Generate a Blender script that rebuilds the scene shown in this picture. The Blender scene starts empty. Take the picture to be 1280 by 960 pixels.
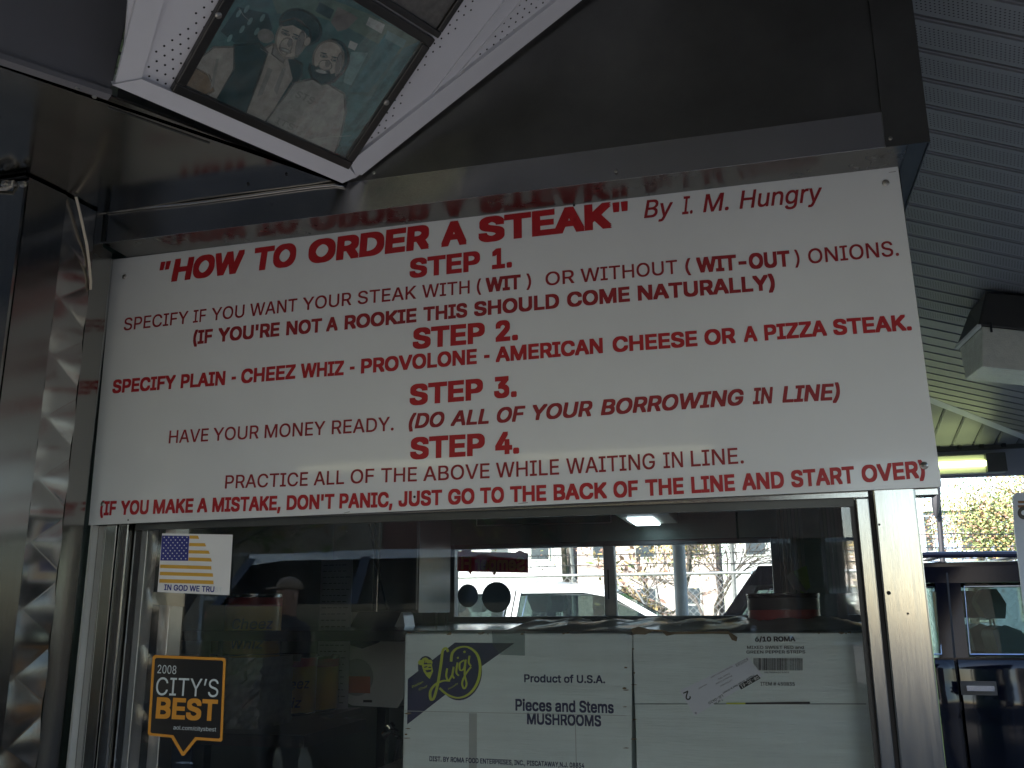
import bpy, bmesh, math, random, os
from mathutils import Vector, Matrix
random.seed(7)
S = bpy.context.scene
COL = S.collection
R_ = math.radians

# ------------------------------------------------------------------ camera
CR = ((0.966769, -0.067707, -0.246522), (0.255566, 0.231033, 0.938781), (-0.006607, -0.970587, 0.240660))
CF = 1150.0
CC = Vector((1.31337, -1.59775, 1.42))
cam = bpy.data.cameras.new("camera"); camo = bpy.data.objects.new("camera", cam); COL.objects.link(camo)
rx = Vector((CR[0][0], CR[1][0], CR[2][0])); ry = Vector((CR[0][1], CR[1][1], CR[2][1])); rz = Vector((CR[0][2], CR[1][2], CR[2][2]))
mm = Matrix((rx, -ry, -rz)).transposed().to_4x4(); mm.translation = CC
camo.matrix_world = mm
cam.sensor_width = 36.0; cam.lens = CF / 1280 * 36.0; cam.clip_end = 2000; cam.clip_start = 0.02
S.camera = camo
S.render.resolution_x = 1024; S.render.resolution_y = 768

# ------------------------------------------------------------------ light
SUN_EL, SUN_AZ = 31.0, 216.0       # azimuth clockwise from +Y (beyond the stand): the sun stands behind the photographer
w = bpy.data.worlds.new("World"); S.world = w; w.use_nodes = True
nt = w.node_tree; nt.nodes.clear()
sky = nt.nodes.new("ShaderNodeTexSky"); sky.sky_type = 'NISHITA'; sky.sun_disc = False
sky.sun_elevation = R_(SUN_EL); sky.sun_rotation = R_(SUN_AZ); sky.air_density = 1.0; sky.dust_density = 0.8; sky.ozone_density = 1.2
bg = nt.nodes.new("ShaderNodeBackground"); bg.inputs[1].default_value = 0.15
wo = nt.nodes.new("ShaderNodeOutputWorld"); nt.links.new(sky.outputs[0], bg.inputs[0]); nt.links.new(bg.outputs[0], wo.inputs[0])
sl = bpy.data.lights.new("sun", 'SUN'); sl.energy = 5.0; sl.angle = R_(0.5); sl.color = (1.0, 0.95, 0.88)
so = bpy.data.objects.new("sun", sl); COL.objects.link(so)
sd = Vector((math.sin(R_(SUN_AZ)) * math.cos(R_(SUN_EL)), math.cos(R_(SUN_AZ)) * math.cos(R_(SUN_EL)), math.sin(R_(SUN_EL))))
so.rotation_euler = sd.to_track_quat('Z', 'Y').to_euler(); so.location = (0, 0, 10)
S.view_settings.view_transform = 'Standard'; S.view_settings.look = 'None'
S.view_settings.exposure = 2.2; S.view_settings.gamma = 1.0; S.view_settings.use_curve_mapping = False
try:
    S.cycles.max_bounces = 10; S.cycles.glossy_bounces = 6; S.cycles.transparent_max_bounces = 16; S.cycles.diffuse_bounces = 5
    S.cycles.sample_clamp_indirect = 6.0; S.cycles.use_denoising = True
except Exception:
    pass

# ------------------------------------------------------------------ helpers
def ray(px, py):
    return rx * (px - 640) + ry * (py - 480) + rz * CF
def at(px, py, Y):
    r = ray(px, py); return CC + r * ((Y - CC.y) / r.y)
def atx(px, py, X):
    r = ray(px, py); return CC + r * ((X - CC.x) / r.x)
def atz(px, py, Z):
    r = ray(px, py); return CC + r * ((Z - CC.z) / r.z)
def onp(px, py, P, n):
    r = ray(px, py); return CC + r * ((P - CC).dot(n) / r.dot(n))

def tag(o, label=None, cat=None, group=None, kind=None):
    if label: o['label'] = label
    if cat: o['category'] = cat
    if group: o['group'] = group
    if kind: o['kind'] = kind
    return o
def thing(name, label, cat, loc=(0, 0, 0), group=None):
    o = bpy.data.objects.new(name, None); COL.objects.link(o); o.location = loc; o.empty_display_size = 0.1
    return tag(o, label, cat, group)

class MB:
    def __init__(s): s.v = []; s.f = []; s.mi = []
    def add(s, vs, fs, m=0):
        b = len(s.v); s.v += [tuple(v) for v in vs]
        for f in fs: s.f.append(tuple(i + b for i in f)); s.mi.append(m)
    def box(s, x0, x1, y0, y1, z0, z1, m=0):
        s.add([(x0,y0,z0),(x1,y0,z0),(x1,y1,z0),(x0,y1,z0),(x0,y0,z1),(x1,y0,z1),(x1,y1,z1),(x0,y1,z1)],
              [(0,3,2,1),(4,5,6,7),(0,1,5,4),(1,2,6,5),(2,3,7,6),(3,0,4,7)], m)
        return s
    def prism(s, pts, off, m=0, m2=None):
        pts = [Vector(p) for p in pts]; off = Vector(off); n = len(pts)
        nn = Vector((0, 0, 0))
        for i in range(n):
            a, b = pts[i], pts[(i + 1) % n]; nn += a.cross(b)
        if nn.dot(off) > 0: pts = pts[::-1]
        vs = pts + [p + off for p in pts]
        s.add(vs, [tuple(range(n))], m)
        s.add(vs, [tuple(range(2 * n - 1, n - 1, -1))] + [((i + 1) % n, i, i + n, (i + 1) % n + n) for i in range(n)], m if m2 is None else m2)
        return s
    def flat(s, pts, m=0): s.add(pts, [tuple(range(len(pts)))], m); return s
    def tube(s, path, r, n=8, m=0, cap=True):
        path = [Vector(p) for p in path]; rs = r if isinstance(r, (list, tuple)) else [r] * len(path)
        b = len(s.v)
        for i, p in enumerate(path):
            d = (path[min(i + 1, len(path) - 1)] - path[max(i - 1, 0)]).normalized()
            a = d.cross(Vector((0, 0, 1)));
            if a.length < 1e-3: a = d.cross(Vector((0, 1, 0)))
            a.normalize(); c = d.cross(a)
            for k in range(n):
                t = 2 * math.pi * k / n; s.v.append(tuple(p + (a * math.cos(t) + c * math.sin(t)) * rs[i]))
        for i in range(len(path) - 1):
            for k in range(n):
                k2 = (k + 1) % n; s.f.append((b + i*n + k, b + i*n + k2, b + (i+1)*n + k2, b + (i+1)*n + k)); s.mi.append(m)
        if cap:
            s.f.append(tuple(b + k for k in range(n))[::-1]); s.mi.append(m)
            e = b + (len(path) - 1) * n; s.f.append(tuple(e + k for k in range(n))); s.mi.append(m)
        return s
    def lathe(s, c, prof, n=32, m=0):      # prof: (r, z)
        b = len(s.v)
        for (r, z) in prof:
            for k in range(n):
                t = 2 * math.pi * k / n; s.v.append((c[0] + r * math.cos(t), c[1] + r * math.sin(t), c[2] + z))
        for i in range(len(prof) - 1):
            for k in range(n):
                k2 = (k + 1) % n; s.f.append((b + i*n + k, b + i*n + k2, b + (i+1)*n + k2, b + (i+1)*n + k)); s.mi.append(m)
        return s
    def build(s, name, mats, parent=None, smooth=False, bevel=0.0, seg=2):
        me = bpy.data.meshes.new(name); me.from_pydata(s.v, [], s.f); me.update()
        if not isinstance(mats, (list, tuple)): mats = [mats]
        for m in mats: me.materials.append(m)
        for p, i in zip(me.polygons, s.mi): p.material_index = i
        if smooth:
            for p in me.polygons: p.use_smooth = True
            try: me.set_sharp_from_angle(angle=R_(40))
            except Exception: pass
        o = bpy.data.objects.new(name, me); COL.objects.link(o)
        if parent is not None:
            o.parent = parent; o.matrix_parent_inverse = Matrix.Translation(-root_loc(parent))
        if bevel:
            bv = o.modifiers.new("bevel", 'BEVEL'); bv.width = bevel; bv.segments = seg; bv.limit_method = 'ANGLE'; bv.angle_limit = R_(35)
        return o
def root_loc(o):
    v = Vector((0, 0, 0))
    if o.type == 'EMPTY': v = Vector(o.location)
    elif o.parent is None: v = Vector(o.location)
    return v

def copy_tree(o, parent=None):
    c = o.copy(); COL.objects.link(c)
    if parent is not None: c.parent = parent
    for ch in list(o.children): copy_tree(ch, c)
    return c

# ------------------------------------------------------------------ materials
MATS = {}
def mat(name, col, rough=0.5, metal=0.0, noise=0.0, nscale=8.0, bump=0.0, bscale=40.0, coat=0.0, emit=None, es=0.0, spec=None,
        stretch=None, alpha=None, rvar=0.0, trans=0.0, sub=0.0):
    m = bpy.data.materials.new(name); m.use_nodes = True; n = m.node_tree.nodes; l = m.node_tree.links
    b = n["Principled BSDF"]
    b.inputs["Base Color"].default_value = (*col, 1); b.inputs["Roughness"].default_value = rough; b.inputs["Metallic"].default_value = metal
    if spec is not None: b.inputs["Specular IOR Level"].default_value = spec
    if coat: b.inputs["Coat Weight"].default_value = coat; b.inputs["Coat Roughness"].default_value = 0.06
    if spec is not None: b.inputs["Specular IOR Level"].default_value = spec
    if emit: b.inputs["Emission Color"].default_value = (*emit, 1); b.inputs["Emission Strength"].default_value = es
    if trans: b.inputs["Transmission Weight"].default_value = trans
    if noise or bump or rvar:
        tc = n.new("ShaderNodeTexCoord"); mp = n.new("ShaderNodeMapping"); l.new(tc.outputs["Object"], mp.inputs[0])
        if stretch: mp.inputs["Scale"].default_value = stretch
    if noise or rvar:
        t = n.new("ShaderNodeTexNoise"); t.inputs["Scale"].default_value = nscale; t.inputs["Detail"].default_value = 6; t.inputs["Roughness"].default_value = 0.62
        l.new(mp.outputs[0], t.inputs["Vector"])
    if noise:
        r = n.new("ShaderNodeMapRange"); r.inputs[1].default_value = 0.3; r.inputs[2].default_value = 0.7
        r.inputs[3].default_value = 1 - noise; r.inputs[4].default_value = 1 + noise * 0.6
        l.new(t.outputs[0], r.inputs[0])
        mx = n.new("ShaderNodeMix"); mx.data_type = 'RGBA'; mx.blend_type = 'MULTIPLY'; mx.inputs[0].default_value = 1
        mx.inputs[6].default_value = (*col, 1); l.new(r.outputs[0], mx.inputs[7]); l.new(mx.outputs[2], b.inputs["Base Color"])
    if rvar:
        r2 = n.new("ShaderNodeMapRange"); r2.inputs[1].default_value = 0.3; r2.inputs[2].default_value = 0.7
        r2.inputs[3].default_value = max(0.02, rough - rvar); r2.inputs[4].default_value = rough + rvar; l.new(t.outputs[0], r2.inputs[0]); l.new(r2.outputs[0], b.inputs["Roughness"])
    if bump:
        t2 = n.new("ShaderNodeTexNoise"); t2.inputs["Scale"].default_value = bscale; t2.inputs["Detail"].default_value = 4; l.new(mp.outputs[0], t2.inputs["Vector"])
        bp = n.new("ShaderNodeBump"); bp.inputs["Strength"].default_value = bump; bp.inputs["Distance"].default_value = 0.002
        l.new(t2.outputs[0], bp.inputs["Height"]); l.new(bp.outputs[0], b.inputs["Normal"])
    MATS[name] = m
    return m
def glassmat(name, tint, rough=0.0, ior=1.5, haze=0.0):
    m = bpy.data.materials.new(name); m.use_nodes = True; n = m.node_tree.nodes; l = m.node_tree.links; n.clear()
    o = n.new("ShaderNodeOutputMaterial"); tr = n.new("ShaderNodeBsdfTransparent"); tr.inputs[0].default_value = (*tint, 1)
    g = n.new("ShaderNodeBsdfGlossy"); g.inputs["Roughness"].default_value = rough; fr = n.new("ShaderNodeFresnel"); fr.inputs[0].default_value = ior
    mx = n.new("ShaderNodeMixShader"); l.new(fr.outputs[0], mx.inputs[0]); l.new(tr.outputs[0], mx.inputs[1]); l.new(g.outputs[0], mx.inputs[2])
    out = mx
    if haze:                                   # film of grease and dust
        d = n.new("ShaderNodeBsdfDiffuse"); d.inputs[0].default_value = (0.55, 0.57, 0.55, 1)
        tc = n.new("ShaderNodeTexCoord"); mp = n.new("ShaderNodeMapping"); mp.inputs["Scale"].default_value = (7, 7, 1.2); l.new(tc.outputs["Object"], mp.inputs[0])
        t = n.new("ShaderNodeTexNoise"); t.inputs["Scale"].default_value = 4; t.inputs["Detail"].default_value = 9; t.inputs["Roughness"].default_value = 0.75; l.new(mp.outputs[0], t.inputs["Vector"])
        r = n.new("ShaderNodeMapRange"); r.inputs[1].default_value = 0.4; r.inputs[2].default_value = 0.8; r.inputs[3].default_value = haze * 0.3; r.inputs[4].default_value = haze * 2
        l.new(t.outputs[0], r.inputs[0]); m2 = n.new("ShaderNodeMixShader"); l.new(r.outputs[0], m2.inputs[0]); l.new(mx.outputs[0], m2.inputs[1]); l.new(d.outputs[0], m2.inputs[2]); out = m2
    l.new(out.outputs[0], o.inputs[0]); MATS[name] = m
    return m

STEEL = mat("stainless_steel", (0.31, 0.305, 0.29), 0.15, 1.0, noise=0.03, nscale=6, bump=0.03, bscale=30, stretch=(60, 60, 1.5), rvar=0.03)
STEELH = mat("stainless_steel_horizontal_grain", (0.55, 0.545, 0.53), 0.16, 1.0, noise=0.10, nscale=5, bump=0.05, bscale=20, stretch=(1.5, 40, 40), rvar=0.05)
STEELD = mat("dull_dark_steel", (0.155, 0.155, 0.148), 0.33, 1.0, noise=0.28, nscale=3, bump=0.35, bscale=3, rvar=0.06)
STEELQ = mat("quilted_steel", (0.42, 0.415, 0.40), 0.21, 1.0, noise=0.12, nscale=10, rvar=0.06)
STEELS = mat("soffit_steel", (0.27, 0.26, 0.235), 0.17, 1.0, noise=0.15, nscale=4, bump=0.10, bscale=5, rvar=0.05)
ALU = mat("aluminium_frame", (0.50, 0.50, 0.50), 0.35, 1.0, noise=0.15, nscale=20, bump=0.1)
ALUD = mat("dark_window_frame", (0.10, 0.105, 0.105), 0.4, 0.8, noise=0.2)
GAP = mat("dark_gap", (0.012, 0.012, 0.013), 0.8, noise=0.2)
SCREW = mat("screw_head", (0.35, 0.34, 0.32), 0.3, 1.0, noise=0.3, nscale=200)
SIGNW = mat("sign_white_plastic", (0.62, 0.64, 0.64), 0.30, noise=0.05, nscale=3, coat=0.35, bump=0.03, bscale=5)
SIGNR = mat("sign_red_paint", (0.36, 0.008, 0.014), 0.38, noise=0.10, nscale=12)
SIGNR2 = mat("sign_dark_red_paint", (0.25, 0.010, 0.016), 0.38, noise=0.10, nscale=12)
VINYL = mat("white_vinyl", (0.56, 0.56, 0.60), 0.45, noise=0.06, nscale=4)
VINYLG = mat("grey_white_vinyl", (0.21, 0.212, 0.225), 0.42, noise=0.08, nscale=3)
GREYP = mat("grey_painted_steel", (0.13, 0.13, 0.145), 0.45, noise=0.07, nscale=3)
BLACK = mat("black_frame_lacquer", (0.015, 0.014, 0.013), 0.28, noise=0.2)
BLACKP = mat("black_plastic", (0.02, 0.02, 0.022), 0.4, noise=0.2)
GLASS = glassmat("window_glass", (0.975, 0.985, 0.98), 0.0, 1.5, haze=0.013)
GLASS2 = glassmat("far_window_glass", (0.93, 0.95, 0.95), 0.0, 1.45, haze=0.06)
CARGLASS = glassmat("car_glass", (0.52, 0.58, 0.57), 0.0, 1.22)
CARGLASSD = glassmat("tinted_car_glass", (0.20, 0.24, 0.25), 0.0, 1.5)

# ------------------------------------------------------------------ fonts and lettering
def load_font():
    try:
        p = os.path.join(bpy.utils.system_resource('DATAFILES'), "fonts", "Inter.woff2")
        if os.path.exists(p): return bpy.data.fonts.load(p)
    except Exception: pass
    return None
FONT = load_font()
TCACHE = {}
from mathutils.geometry import delaunay_2d_cdt
def fill_glyphs(me):
    """non-zero winding fill of the closed outlines in me (overlapping contours are allowed)"""
    nxt = {}; adj = {}
    for e in me.edges:
        adj.setdefault(e.vertices[0], []).append(e.vertices[1]); adj.setdefault(e.vertices[1], []).append(e.vertices[0])
    loops = []; seen = set()
    for v in range(len(me.vertices)):
        if v in seen or v not in adj: continue
        lp = [v]; seen.add(v); cur = v + 1 if (v + 1) in adj.get(v, []) else adj[v][0]
        while cur not in seen:
            lp.append(cur); seen.add(cur); n_ = [k for k in adj[cur] if k not in seen]
            if not n_: break
            cur = n_[0]
        if len(lp) > 2: loops.append([Vector((me.vertices[i].co.x, me.vertices[i].co.y)) for i in lp])
    # neighbouring outlines are filled together only where their boxes touch
    V = []; F = []; boxes = [(min(p.x for p in l), max(p.x for p in l), min(p.y for p in l), max(p.y for p in l)) for l in loops]
    left = set(range(len(loops)))
    while left:
        g = [left.pop()]; ch = True
        while ch:
            ch = False
            for j in list(left):
                if any(not (boxes[j][0] > boxes[i][1] or boxes[j][1] < boxes[i][0] or boxes[j][2] > boxes[i][3] or boxes[j][3] < boxes[i][2]) for i in g): g.append(j); left.discard(j); ch = True
        pts = []; ed = []
        for i in g:
            b = len(pts); pts += loops[i]; n_ = len(loops[i]); ed += [(b + k, b + (k + 1) % n_) for k in range(n_)]
        ov, oe, of = delaunay_2d_cdt(pts, ed, [], 0, 1e-5)[:3]
        b = len(V); V += [(p.x, p.y, 0.0) for p in ov]
        for f in of:
            c = (ov[f[0]] + ov[f[1]] + ov[f[2]]) / 3; wn = 0
            for i in g:
                L = loops[i]
                for k in range(len(L)):
                    p, q = L[k - 1], L[k]
                    if (p.y <= c.y) != (q.y <= c.y):
                        xx = p.x + (c.y - p.y) * (q.x - p.x) / (q.y - p.y)
                        if xx > c.x: wn += 1 if q.y > p.y else -1
            if wn: F.append(tuple(b + k for k in f))
    return V, F
def text_mesh(s, bold=0.0, shear=0.0):
    k = (s, bold, shear)
    if k in TCACHE: return TCACHE[k]
    if bold > 0:                                   # heavier strokes: the glyph spread evenly to all sides
        v0, f0 = text_mesh(s, 0.0, shear); V = []; F = []
        dd = [(0, 0)] + [(a * bold, b * bold) for a in (-1, 0, 1) for b in (-1, 0, 1) if a or b]
        if bold > .035: dd += [(a * bold * .5, b * bold * .5) for a in (-1, 1) for b in (-1, 1)]
        for i, (a, b) in enumerate(dd):
            o_ = len(V); V += [(x + a, y + b, i) for x, y, z in v0]; F += [tuple(q + o_ for q in f) for f in f0]
        TCACHE[k] = (V, F); return V, F
    c = bpy.data.curves.new("t", 'FONT'); c.body = s; c.size = 1.0; c.shear = shear; c.offset = 0.0; c.resolution_u = 4; c.fill_mode = 'NONE'
    if FONT: c.font = FONT
    o = bpy.data.objects.new("t", c); COL.objects.link(o)
    dg = bpy.context.evaluated_depsgraph_get(); me = bpy.data.meshes.new_from_object(o.evaluated_get(dg))
    vs, fs = fill_glyphs(me)
    bpy.data.objects.remove(o); bpy.data.curves.remove(c); bpy.data.meshes.remove(me)
    TCACHE[k] = (vs, fs); return vs, fs
vs_, _ = text_mesh("H"); CAPH = max(v[1] for v in vs_) - min(v[1] for v in vs_)
def put_text(mb, s, xL, xR, bl, cap, P, bold=0.0, shear=0.0, m=0, mirror=False):
    """s from column xL to xR (photo columns) on baseline bl(x), cap height cap(x); P maps a point of the photo to the board's surface"""
    vs, fs = text_mesh(s, bold, shear); u0 = min(v[0] for v in vs); u1 = max(v[0] for v in vs)
    o = Vector(P(xL, bl(xL))); e = Vector(P(xR, bl(xR)))
    out = []
    for v in vs:
        t = (v[0] - u0) / (u1 - u0)
        if mirror: t = 1 - t
        x = xL + (xR - xL) * t
        p0 = Vector(P(x, bl(x))); p1 = Vector(P(x, bl(x) - cap(x)))
        # letters stand upright on the board itself
        h = (p1 - p0).length / CAPH * v[1]
        up = UPV.get(id(P), Vector((0, 0, 1)))
        out.append(tuple(p0 + up * h + (CC - p0).normalized() * (v[2] * 0.000012)))
    mb.add(out, fs, m)
UPV = {}
def lin(pts):
    def f(x):
        if x <= pts[0][0] or len(pts) == 2:
            a, b = pts[0], pts[1]
        else:
            a, b = pts[-2], pts[-1]
            for i in range(len(pts) - 1):
                if pts[i][0] <= x <= pts[i + 1][0]: a, b = pts[i], pts[i + 1]; break
        return a[1] + (b[1] - a[1]) * (x - a[0]) / (b[0] - a[0])
    return f

# ================================================================== SETTING
ASPH = mat("asphalt", (0.035, 0.035, 0.037), 0.9, noise=0.25, nscale=3, bump=0.6, bscale=60)
CONC = mat("pavement_concrete", (0.17, 0.16, 0.15), 0.85, noise=0.18, nscale=2.5, bump=0.4, bscale=40)
GRASSM = mat("grass", (0.10, 0.19, 0.03), 0.9, noise=0.45, nscale=1.5, bump=0.8, bscale=30)
# ground sheet, street, pavements
m = MB(); m.flat([(-150, -150, -0.16), (150, -150, -0.16), (150, 250, -0.16), (-150, 250, -0.16)]); tag(m.build("ground", ASPH), kind="structure")
m = MB(); m.box(-5.2, 3.6, -4.2, 4.55, -0.13, 0.0); tag(m.build("pavement", CONC, bevel=0.015), kind="structure")
m = MB(); m.box(-5.4, 3.75, -4.35, -4.2, -0.13, -0.004); m.box(-5.4, 3.75, 4.55, 4.7, -0.13, -0.004); m.box(3.6, 3.75, -4.2, 4.55, -0.13, -0.004)
tag(m.build("kerb", CONC), kind="structure")
m = MB(); m.box(-60, 60, -13.5, -10.6, -0.14, 0.0); tag(m.build("far_pavement", CONC), kind="structure")
m = MB(); m.flat([(-60, 7.8, 0.10), (60, 7.8, 0.10), (60, 70, 0.75), (-60, 70, 0.75)]); m.box(-60, 60, 7.6, 7.8, -0.15, 0.1, 0)
tag(m.build("grass_field", GRASSM), kind="structure")
LINEM = mat("road_paint", (0.75, 0.74, 0.70), 0.7, noise=0.15)
m = MB()
for i in range(-8, 9): m.flat([(i*5, -7.9, -0.156), (i*5+2.4, -7.9, -0.156), (i*5+2.4, -7.78, -0.156), (i*5, -7.78, -0.156)])
tag(m.build("road_marking", LINEM), kind="structure")

# ================================================================== CANOPY ROOF
EX0, EX1, EY0, EY1, EZ, SL = -4.40, 2.96, -3.45, 4.27, 2.345, 0.222
zA = lambda x, y: 2.62 - 0.222 * (x - 1.70)
AP = (-0.90, 0.41)
zB = lambda x, y: EZ + SL * (EY1 - y)
zC = lambda x, y: EZ + SL * (y - EY0)
zD = lambda x, y: EZ + SL * (x - EX0)
canopy = thing("canopy_roof", "pitched canopy roof with ribbed grey vinyl ceiling beside the stand", "canopy", (0, 0, 2.34))
def clip(poly, p, n):
    out = []
    for i in range(len(poly)):
        a, b = poly[i], poly[(i + 1) % len(poly)]
        da = (a[0]-p[0])*n[0] + (a[1]-p[1])*n[1]; db = (b[0]-p[0])*n[0] + (b[1]-p[1])*n[1]
        if da >= 0: out.append(a)
        if (da >= 0) != (db >= 0):
            t = da / (da - db); out.append((a[0] + (b[0]-a[0])*t, a[1] + (b[1]-a[1])*t))
    return out
PA = [(EX1, EY0), (EX1, EY1), AP]; PB = [(EX1, EY1), (EX0, EY1), AP]; PC = [(EX0, EY0), (EX1, EY0), AP]; PD = [(EX0, EY1), (EX0, EY0), AP]
def plank_polys(poly, zf, d, sp, gap, off=0.0):
    n = (-d[1], d[0]); ks = [p[0]*n[0] + p[1]*n[1] for p in poly]
    i0 = int(math.floor((min(ks) - off) / sp)); i1 = int(math.ceil((max(ks) - off) / sp)); res = []
    for i in range(i0, i1):
        a = off + i * sp + gap; b = off + (i + 1) * sp
        q = clip(poly, (n[0]*a, n[1]*a), n)
        if len(q) > 2: q = clip(q, (n[0]*b, n[1]*b), (-n[0], -n[1]))
        if len(q) > 2: res.append((a, b, q))
    return res
def add_planks(poly, zf, d, sp, gap, off, individual, material, visible=lambda q: True):
    joined = MB(); cnt = 0
    for a, b, q in plank_polys(poly, zf, d, sp, gap, off):
        mb = MB() if (individual and visible(q) and cnt < 290) else joined
        n = (-d[1], d[0]); h = 0.010
        # plank hangs a little below the sheet, its long edges rounded off
        c = clip(clip(q, (n[0]*(a+.006), n[1]*(a+.006)), n), (n[0]*(b-.006), n[1]*(b-.006)), (-n[0], -n[1]))
        mb.prism([(x, y, zf(x, y)) for x, y in (c if len(c) > 2 else q)], (0, 0, 0.012))
        mb.prism([(x, y, zf(x, y) + 0.005) for x, y in q], (0, 0, 0.006))
        if mb is not joined: mb.build("soffit_plank", material, canopy); cnt += 1
    if joined.v: tag(joined.build("soffit_planking", material, canopy), kind="stuff")
dA = Vector((0.9525, 0.304)).normalized()
nA = (-dA.y, dA.x)
offA = (lambda P: P.x * nA[0] + P.y * nA[1])(onp(1140, 18, Vector((1.7, .23, 2.62)), Vector((-.222, 0, -1)))) % 0.105
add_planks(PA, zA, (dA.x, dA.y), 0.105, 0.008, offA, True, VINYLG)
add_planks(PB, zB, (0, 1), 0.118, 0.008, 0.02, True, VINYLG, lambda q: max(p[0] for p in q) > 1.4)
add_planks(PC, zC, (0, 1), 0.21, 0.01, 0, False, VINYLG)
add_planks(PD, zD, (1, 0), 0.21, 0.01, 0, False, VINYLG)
DARKV = mat("vinyl_groove", (0.10, 0.105, 0.12), 0.7, noise=0.1)
ROOFT = mat("roof_shingle", (0.09, 0.085, 0.08), 0.9, noise=0.3, nscale=30, bump=0.5)
m = MB()
for poly, zf in ((PA, zA), (PB, zB), (PC, zC), (PD, zD)):
    m.prism([(x, y, zf(x, y) + 0.0115) for x, y in poly], (0, 0, 0.12), 1, 0)
m.build("roof_deck", [ROOFT, DARKV], canopy)
# perforations of the ceiling planks near the stand: a fine field of holes
m = MB()
for a, b, q in plank_polys(PA, zA, (dA.x, dA.y), 0.105, 0.008, offA):
    q2 = clip(q, (1.60, 0), (1, 0)); q2 = clip(q2, (0, 2.2), (0, -1)) if len(q2) > 2 else q2; q2 = clip(q2, (0, -0.6), (0, 1)) if len(q2) > 2 else q2
    if len(q2) < 3: continue
    ts = [p[0]*dA.x + p[1]*dA.y for p in q2]; r = 0.0021
    t = min(ts)
    while t < max(ts):
        for k in range(7):
            s_ = a + 0.024 + k * 0.0085; tt = t + (0.0045 if k % 2 else 0)
            x = dA.x * tt + nA[0] * s_; y = dA.y * tt + nA[1] * s_
            if 1.6 < x < 2.9 and -0.6 < y < 2.2 and y < EY1 - (EX1 - x) * 0 :
                z = zA(x, y) - 0.0006
                m.add([(x-r, y, z+r*.222), (x, y-r, z), (x+r, y, z-r*.222), (x, y+r, z)], [(0, 3, 2, 1)])
        t += 0.0095
tag(m.build("perforation", GAP, canopy), kind="stuff")
# hip trim, eave boards
TRIMV = mat("white_trim_board", (0.55, 0.57, 0.64), 0.45, noise=0.06)
m = MB()
for (sx, sy) in ((EX1, EY1), (EX1, EY0), (EX0, EY1), (EX0, EY0)):
    a = Vector((AP[0], AP[1], zB(*AP) - .012)); b = Vector((sx, sy, EZ - .010)); d = (b - a); pr = Vector((-d.y, d.x, 0)).normalized() * 0.028
    m.prism([a - pr, a + pr, b + pr, b - pr], (0, 0, 0.012))
m.build("hip_trim", TRIMV, canopy)
FASC = mat("eave_board_paint", (0.30, 0.31, 0.36), 0.55, noise=0.08)
for (x0, x1, y0, y1) in ((EX0, EX1, EY1, EY1+.03), (EX0, EX1, EY0-.03, EY0), (EX0-.03, EX0, EY0-.03, EY1+.03), (EX1, EX1+.03, EY0-.03, EY1+.03)):
    m = MB(); m.box(x0, x1, y0, y1, EZ - 0.175, EZ + 0.13); m.build("eave_board", FASC, canopy, bevel=0.004)
m = MB(); m.box(EX0 + .01, EX1 - .01, EY1 - .022, EY1 - .002, EZ - .020, EZ + .004); m.build("eave_channel", mat("eave_channel_paint", (0.06, 0.06, 0.055), 0.6, noise=0.2), canopy)
m = MB()
for i in range(60):
    x = 0.02 + 0.118 * i - 4.25
    if EX0 + .1 < x < EX1 - .1: m.box(x - .008, x + .014, EY1 - .040, EY1 - .021, EZ - .012, EZ + .012)
tag(m.build("panel_clip", GAP, canopy), kind="stuff")
# canopy posts
POSTM = mat("post_grey_paint", (0.42, 0.44, 0.48), 0.45, noise=0.1, nscale=10)
for x, y, lb in ((0.845, 4.17, "round grey canopy post seen through the far sliding window"),
                 (2.80, -3.25, "round grey canopy post standing at the front right eave corner"), (-4.2, -3.25, "round grey canopy post standing at the front left eave corner")):
    p = thing("canopy_post", lb, "post", (x, y, 0), "posts holding up the canopy")
    m = MB(); m.tube([(x, y, 0.012), (x, y, EZ - .03)], 0.038, 20); m.build("shaft", POSTM, p, smooth=True)
    m = MB(); m.box(x-.08, x+.08, y-.08, y+.08, 0, .014); m.build("base_plate", POSTM, p, bevel=.003)

# ================================================================== FOOD STAND
stand = thing("food_stand", "stainless steel clad food stand with serving window below the menu board", "food stand", (0.8, 1.2, 0))
def part(mb, name, mt, smooth=False, bevel=0.0, parent=None): return mb.build(name, mt, parent or stand, smooth, bevel)
HB = 2.172; HT = 2.237            # header ledge, band top
# header: dark upper sheet, bright band, mirror-like ledge
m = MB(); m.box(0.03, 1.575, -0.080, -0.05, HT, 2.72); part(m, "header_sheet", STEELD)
m = MB(); m.box(0.034, 1.578, -0.0835, -0.0812, HB, HT); part(m, "header_band", mat("band_steel", (0.36, 0.36, 0.37), 0.22, 1.0, noise=.08, nscale=4, bump=.04, bscale=15, rvar=.05), bevel=0.0006)
m = MB(); m.box(0.034, 1.60, -0.081, 0.012, HB + .001, HB + .003); m.box(0.036, 1.60, -.0495, .012, HB + .003, 2.70); part(m, "header_ledge", mat("ledge_steel", (0.22, 0.213, 0.20), 0.29, 1.0, noise=.1, nscale=5, rvar=.05))
m = MB(); m.box(1.565, 1.634, -0.0865, -0.0838, HB - 0.002, 2.66); m.box(1.632, 1.634, -0.0838, 0.40, HB - .002, 2.66); part(m, "corner_cap", STEELD)
m = MB(); m.box(1.601, 1.6315, -.080, .40, HB+.001, HB+.004); part(m, "corner_underside", STEELD)
for px, py in ((1113, 173), (467, 216), (770, 214)):
    q = at(px, py, -0.087); m = MB(); m.lathe((0, 0, 0), [(0, .002), (.0026, .0015), (.0036, 0)], 12)
    m.v = [(q.x + a, q.y - c, q.z + b) for a, b, c in m.v]; part(m, "screw", SCREW, True)
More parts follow.
